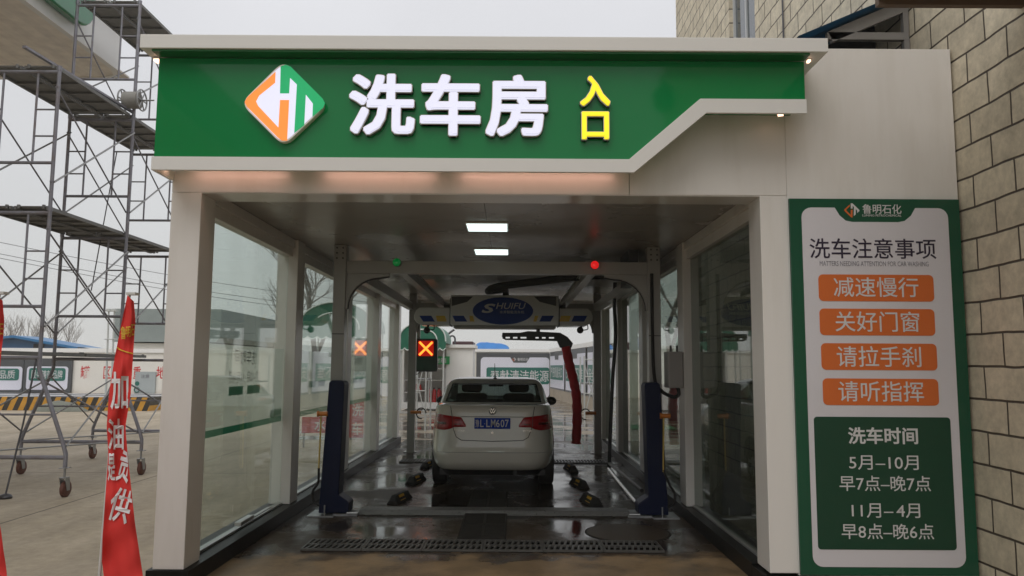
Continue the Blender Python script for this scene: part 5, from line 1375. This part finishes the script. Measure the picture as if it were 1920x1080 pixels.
# fire cabinet room
fc = thing('fire_equipment_cabinet', 'white open fire equipment cabinet with a green sign and red extinguishers inside', 'fire cabinet', (-3.0, 29, 0))
x0, x1, z0, z1 = rect(752, 652, 886, 768, 29.0)
d_ = 1.6
MB().box(x0, x1, 29.0 + d_, 29.1 + d_, .05, z1).box(x0, x0 + .1, 29.0, 29.0 + d_, .05, z1).build('shell', 'cabinet_white', fc)
ax0, ax1, _, _ = rect(836, 700, 886, 760, 29.0)
MB().box(ax0, ax1, 29.0, 29.0 + d_ - .001, .05, z1).build('side_room', 'cabinet_white', fc)
MB().box(x0 - .1, x1 + .1, 28.9, 29.2 + d_, z1 + .001, z1 + .12).build('roof', 'wall_cap', fc)
a, b_, c, d = rect(770, 668, 843, 683, 28.97); MB().box(a, b_, 28.95, 28.995, c, d).build('sign', 'sign_green', fc)
MB().text('消防器材箱', *rect(777, 671, 837, 680.5, 28.94), front(28.948), bold=.01, ext=.003).build('lettering', 'ink_white', fc)
MB().box(x0 + .1, ax0, 29.0, 29.9, .05, .28).build('plinth', 'cabinet_white', fc)
MB().box(x0 + .1, ax0, 29.3, 30.0, 1.08, 1.12).box(x0 + .1, ax0 - 1.0, 29.3, 30.0, .62, .66).build('shelf', 'white_trim', fc)
a, b_, c, d = rect(803, 690, 836, 702, 28.99); MB().box(a, a + .05, 29.0, 29.05, .3, d).box(b_ - .05, b_ - .001, 29.0, 29.05, .3, d).box(a + .05, b_ - .05, 29.0, 29.05, d - .05, d).build('door_frame', 'alu', fc)
for k, u in enumerate((806, 814, 823, 831)):
    q = at(u, 755, 29.35)
    t = thing('fire_extinguisher', ('leftmost of four', 'second from the left of four', 'third from the left of four', 'rightmost of four')[k] + ' red extinguishers standing in the white fire cabinet', 'extinguisher', (q.x, 29.35, .28), 'red extinguishers in the fire cabinet')
    MB().lathe([(.07, 0), (.075, .02), (.075, .4), (.05, .47), (.02, .5)], (q.x, 29.35, .281), seg=14).build('cylinder', 'ext_red', t, smooth=40)
    MB().box(q.x - .05, q.x + .05, 29.33, 29.37, .78, .82).build('valve', 'black_plastic', t)
q0 = rect(776, 720, 792, 734, 29.5)
tag(MB().prism([(q0[0], q0[2]), (q0[0] + .05, q0[3]), (q0[1] - .06, q0[3]), (q0[1], q0[2])], 'y', 29.4, 29.7).build('red_bucket', 'ext_red', bevel=.02), 'bright red bucket on the middle shelf of the fire cabinet', 'bucket')
# folding frame ladders at the exit
def trestle(label, u0, u1, vt, vb, Y):
    a, c = at(u0, vb, Y), at(u1, vb, Y); zt = at(u0, vt, Y).z
    t = thing('trestle_scaffold', label, 'scaffold', ((a.x + c.x) / 2, Y, 0), 'pale trestle scaffolds in the yard beyond the exit')
    for x in (a.x, c.x):
        for y in (Y, Y + 1.2): MB().rod((x, y, .005), (x, y, zt), .022).build('post', 'mast', t)
    for k in range(1, 5):
        z = zt * k / 4.2; MB().rod((a.x, Y, z), (c.x, Y, z), .016).build('rung', 'mast', t)
    for p, q in (((a.x, Y, .3), (c.x, Y, zt * .9)), ((c.x, Y, .3), (a.x, Y, zt * .9))): MB().rod(p, q, .014).build('brace', 'mast', t)
    MB().box(a.x, c.x, Y, Y + 1.2, zt * .6, zt * .6 + .04).build('deck', 'scaf_plank', t)
trestle('pale trestle scaffold standing left of the car before the fire cabinet', 770, 797, 650, 806, 19.5)
trestle('pale trestle scaffold standing right of the red foam sleeve', 1096, 1122, 668, 802, 21.0)
# trucks and tarps over the far wall
def behind(name, label, cat, px, Y, m, dome=0, deep=3):
    a, b_, c, d = rect(*px, Y); t = thing(name, label, cat, ((a + b_) / 2, Y, 0))
    if dome:
        MB().grid(lambda i, j: (a + (b_ - a) * i, Y + deep * j, c + (d - c) * (max(0, 1 - (2 * i - 1) ** 4)) ** .5 * (1 - .25 * i) * (max(0, 1 - (2 * j - 1) ** 6)) ** .4 + .06 * noise.noise(Vector((i * 9, j * 5, 1)))), 30, 10).build('tarpaulin', m, t, smooth=60, normals=False)
        MB().box(a + .1, b_ - .1, Y + .1, Y + deep - .1, .6, c).build('load', 'maroon', t)
    else: MB().box(a, b_, Y, Y + deep, .8, d).build('body', m, t, bevel=.05)
    for yy in (Y + .6, Y + deep - .6): MB().lathe([(.2, -.15), (.5, -.14), (.5, .14), (.2, .15)], ((a + b_) / 2, yy, .5), (1, 0, 0), 20).build('wheel', 'rubber', t)
    return t
tk = behind('tarped_trailer', 'trailer load under a bright blue tarpaulin beyond the far wall', 'trailer', (887, 640, 956, 656), 47, 'tarp_blue', 1)
behind('maroon_trailer', 'dark maroon trailer side showing above the far wall', 'trailer', (848, 640, 887, 656), 47.2, 'maroon')
tb_ = behind('blue_truck', 'blue machine with bent pipes above the far wall beside the green tent', 'truck', (823, 627, 838, 656), 46, 'truck_blue')
b = MB(); b.tube(smooth_path([at(836, 630, 46), at(846, 622, 46), at(852, 618, 46)]), .07, 6); b.tube(smooth_path([at(838, 640, 46), at(846, 630, 46), at(853, 634, 46), at(852, 650, 46)]), .06, 6); b.build('pipes', 'dark_metal', tb_)
tag(MB().box(at(1232, 740, 24).x, at(1285, 740, 24).x, 24, 24.6, .005, 1.1).build('maroon_crate', 'maroon', bevel=.03), 'dark maroon crate in the yard seen through the right glass', 'crate')
tag(MB().prism(rounded(2.4, 4.4, 20.4, 21.8, .3), 'z', .0055, .03).build('turf_mat', 'turf_green'), 'green turf mat lying on the wet yard right of the car', 'mat')
# ------------------------------------------------------------------ bare winter trees
def tree(label, x, y, h, seed, depth=6, spread=.55, r0=.11):
    rnd = random.Random(seed)
    t = thing('bare_tree', label, 'tree', (x, y, 0), 'bare winter trees beyond the yard walls')
    tr, cr_ = MB(), MB()
    def grow(p, d, L, r, k):
        pts = [p]; q = p; dd = d
        for i in range(3):
            dd = (dd + Vector((rnd.uniform(-.12, .12), rnd.uniform(-.12, .12), rnd.uniform(0, .08)))).normalized(); q = q + dd * L / 3; pts.append(q)
        (tr if k >= depth - 1 else cr_).tube(pts, [r, r * .9, r * .8, r * .7], 5 if k > 2 else 3, cap=False)
        if k == 0: return
        for i in range(3 if k > 1 else 2):
            base = pts[3] if i < 2 else pts[2]
            nd = (dd + Vector((rnd.uniform(-1, 1), rnd.uniform(-1, 1), rnd.uniform(-.15, .5))) * spread).normalized()
            grow(base, nd, L * rnd.uniform(.62, .82), r * .62, k - 1)
    grow(Vector((x, y, 0)), Vector((0, 0, 1)), h * .27, r0, depth)
    tr.build('trunk', 'bark', t, normals=False); cr_.build('crown', 'twig', t, normals=False)
    return t
tree('bare tree with thick limbs seen through the second left glass pane', -9.1, 36, 11, 3, 6, .6, .17)
tree('thin bare tree at the edge of the first left glass pane', -13.2, 46, 9, 5, 5, .5, .09)
tree('bare tree seen through the narrow gap right of the right gantry post', 6.4, 31, 12, 11, 6, .6, .15)
tree('bare tree seen through the right glass beside the rear columns', 5.6, 46, 12, 21, 6, .6, .15)
sides = ['first', 'second', 'third', 'fourth', 'fifth', 'sixth', 'seventh', 'eighth']
t0 = None
for k in range(8):
    q = at(-40 + k * 24 + random.uniform(-8, 8), 600, 88 + random.uniform(-6, 8))
    lb = sides[k] + ' bare tree from the left in the hazy row behind the blue shed'
    if k % 3 == 0: t0 = tree(lb, q.x, q.y, 8.0 + random.uniform(-.6, 1.2), 40 + k, 5, .42, .11)
    else: dup(t0, (q.x, q.y, 0), lb, rotz=k * 1.3)
# overhead wires
for k, (v0, v1) in enumerate(((444, 548), (466, 565), (474, 574))):
    p, q = at(-60, v0 - 2, 52), at(720, v1 + 22, 70)
    pts = [p.lerp(q, i / 24) - Vector((0, 0, .5 * math.sin(math.pi * i / 24))) for i in range(25)]
    tag(MB().tube(pts, .02, 4).build('overhead_wire', 'wire'), ('highest', 'middle', 'lowest')[k] + ' of three overhead wires sagging across the sky behind the scaffold', 'wire', 'overhead wires behind the scaffold')

# ------------------------------------------------------------------ thin mist over the yard
def haze_mat():
    m = bpy.data.materials.new('mist'); m.use_nodes = True
    n, l = m.node_tree.nodes, m.node_tree.links; n.clear()
    o = n.new('ShaderNodeOutputMaterial'); v = n.new('ShaderNodeVolumePrincipled')
    v.inputs['Color'].default_value = (0.99, 0.99, 0.99, 1); v.inputs['Density'].default_value = 0.0012; v.inputs['Anisotropy'].default_value = 0.2
    l.new(v.outputs[0], o.inputs['Volume']); MATS['mist'] = m
haze_mat()
hz = MB().box(-240, 240, -100, 340, -1.0, 16.0).build('haze', 'mist', origin=(0, 0, 0)); hz['kind'] = 'stuff'
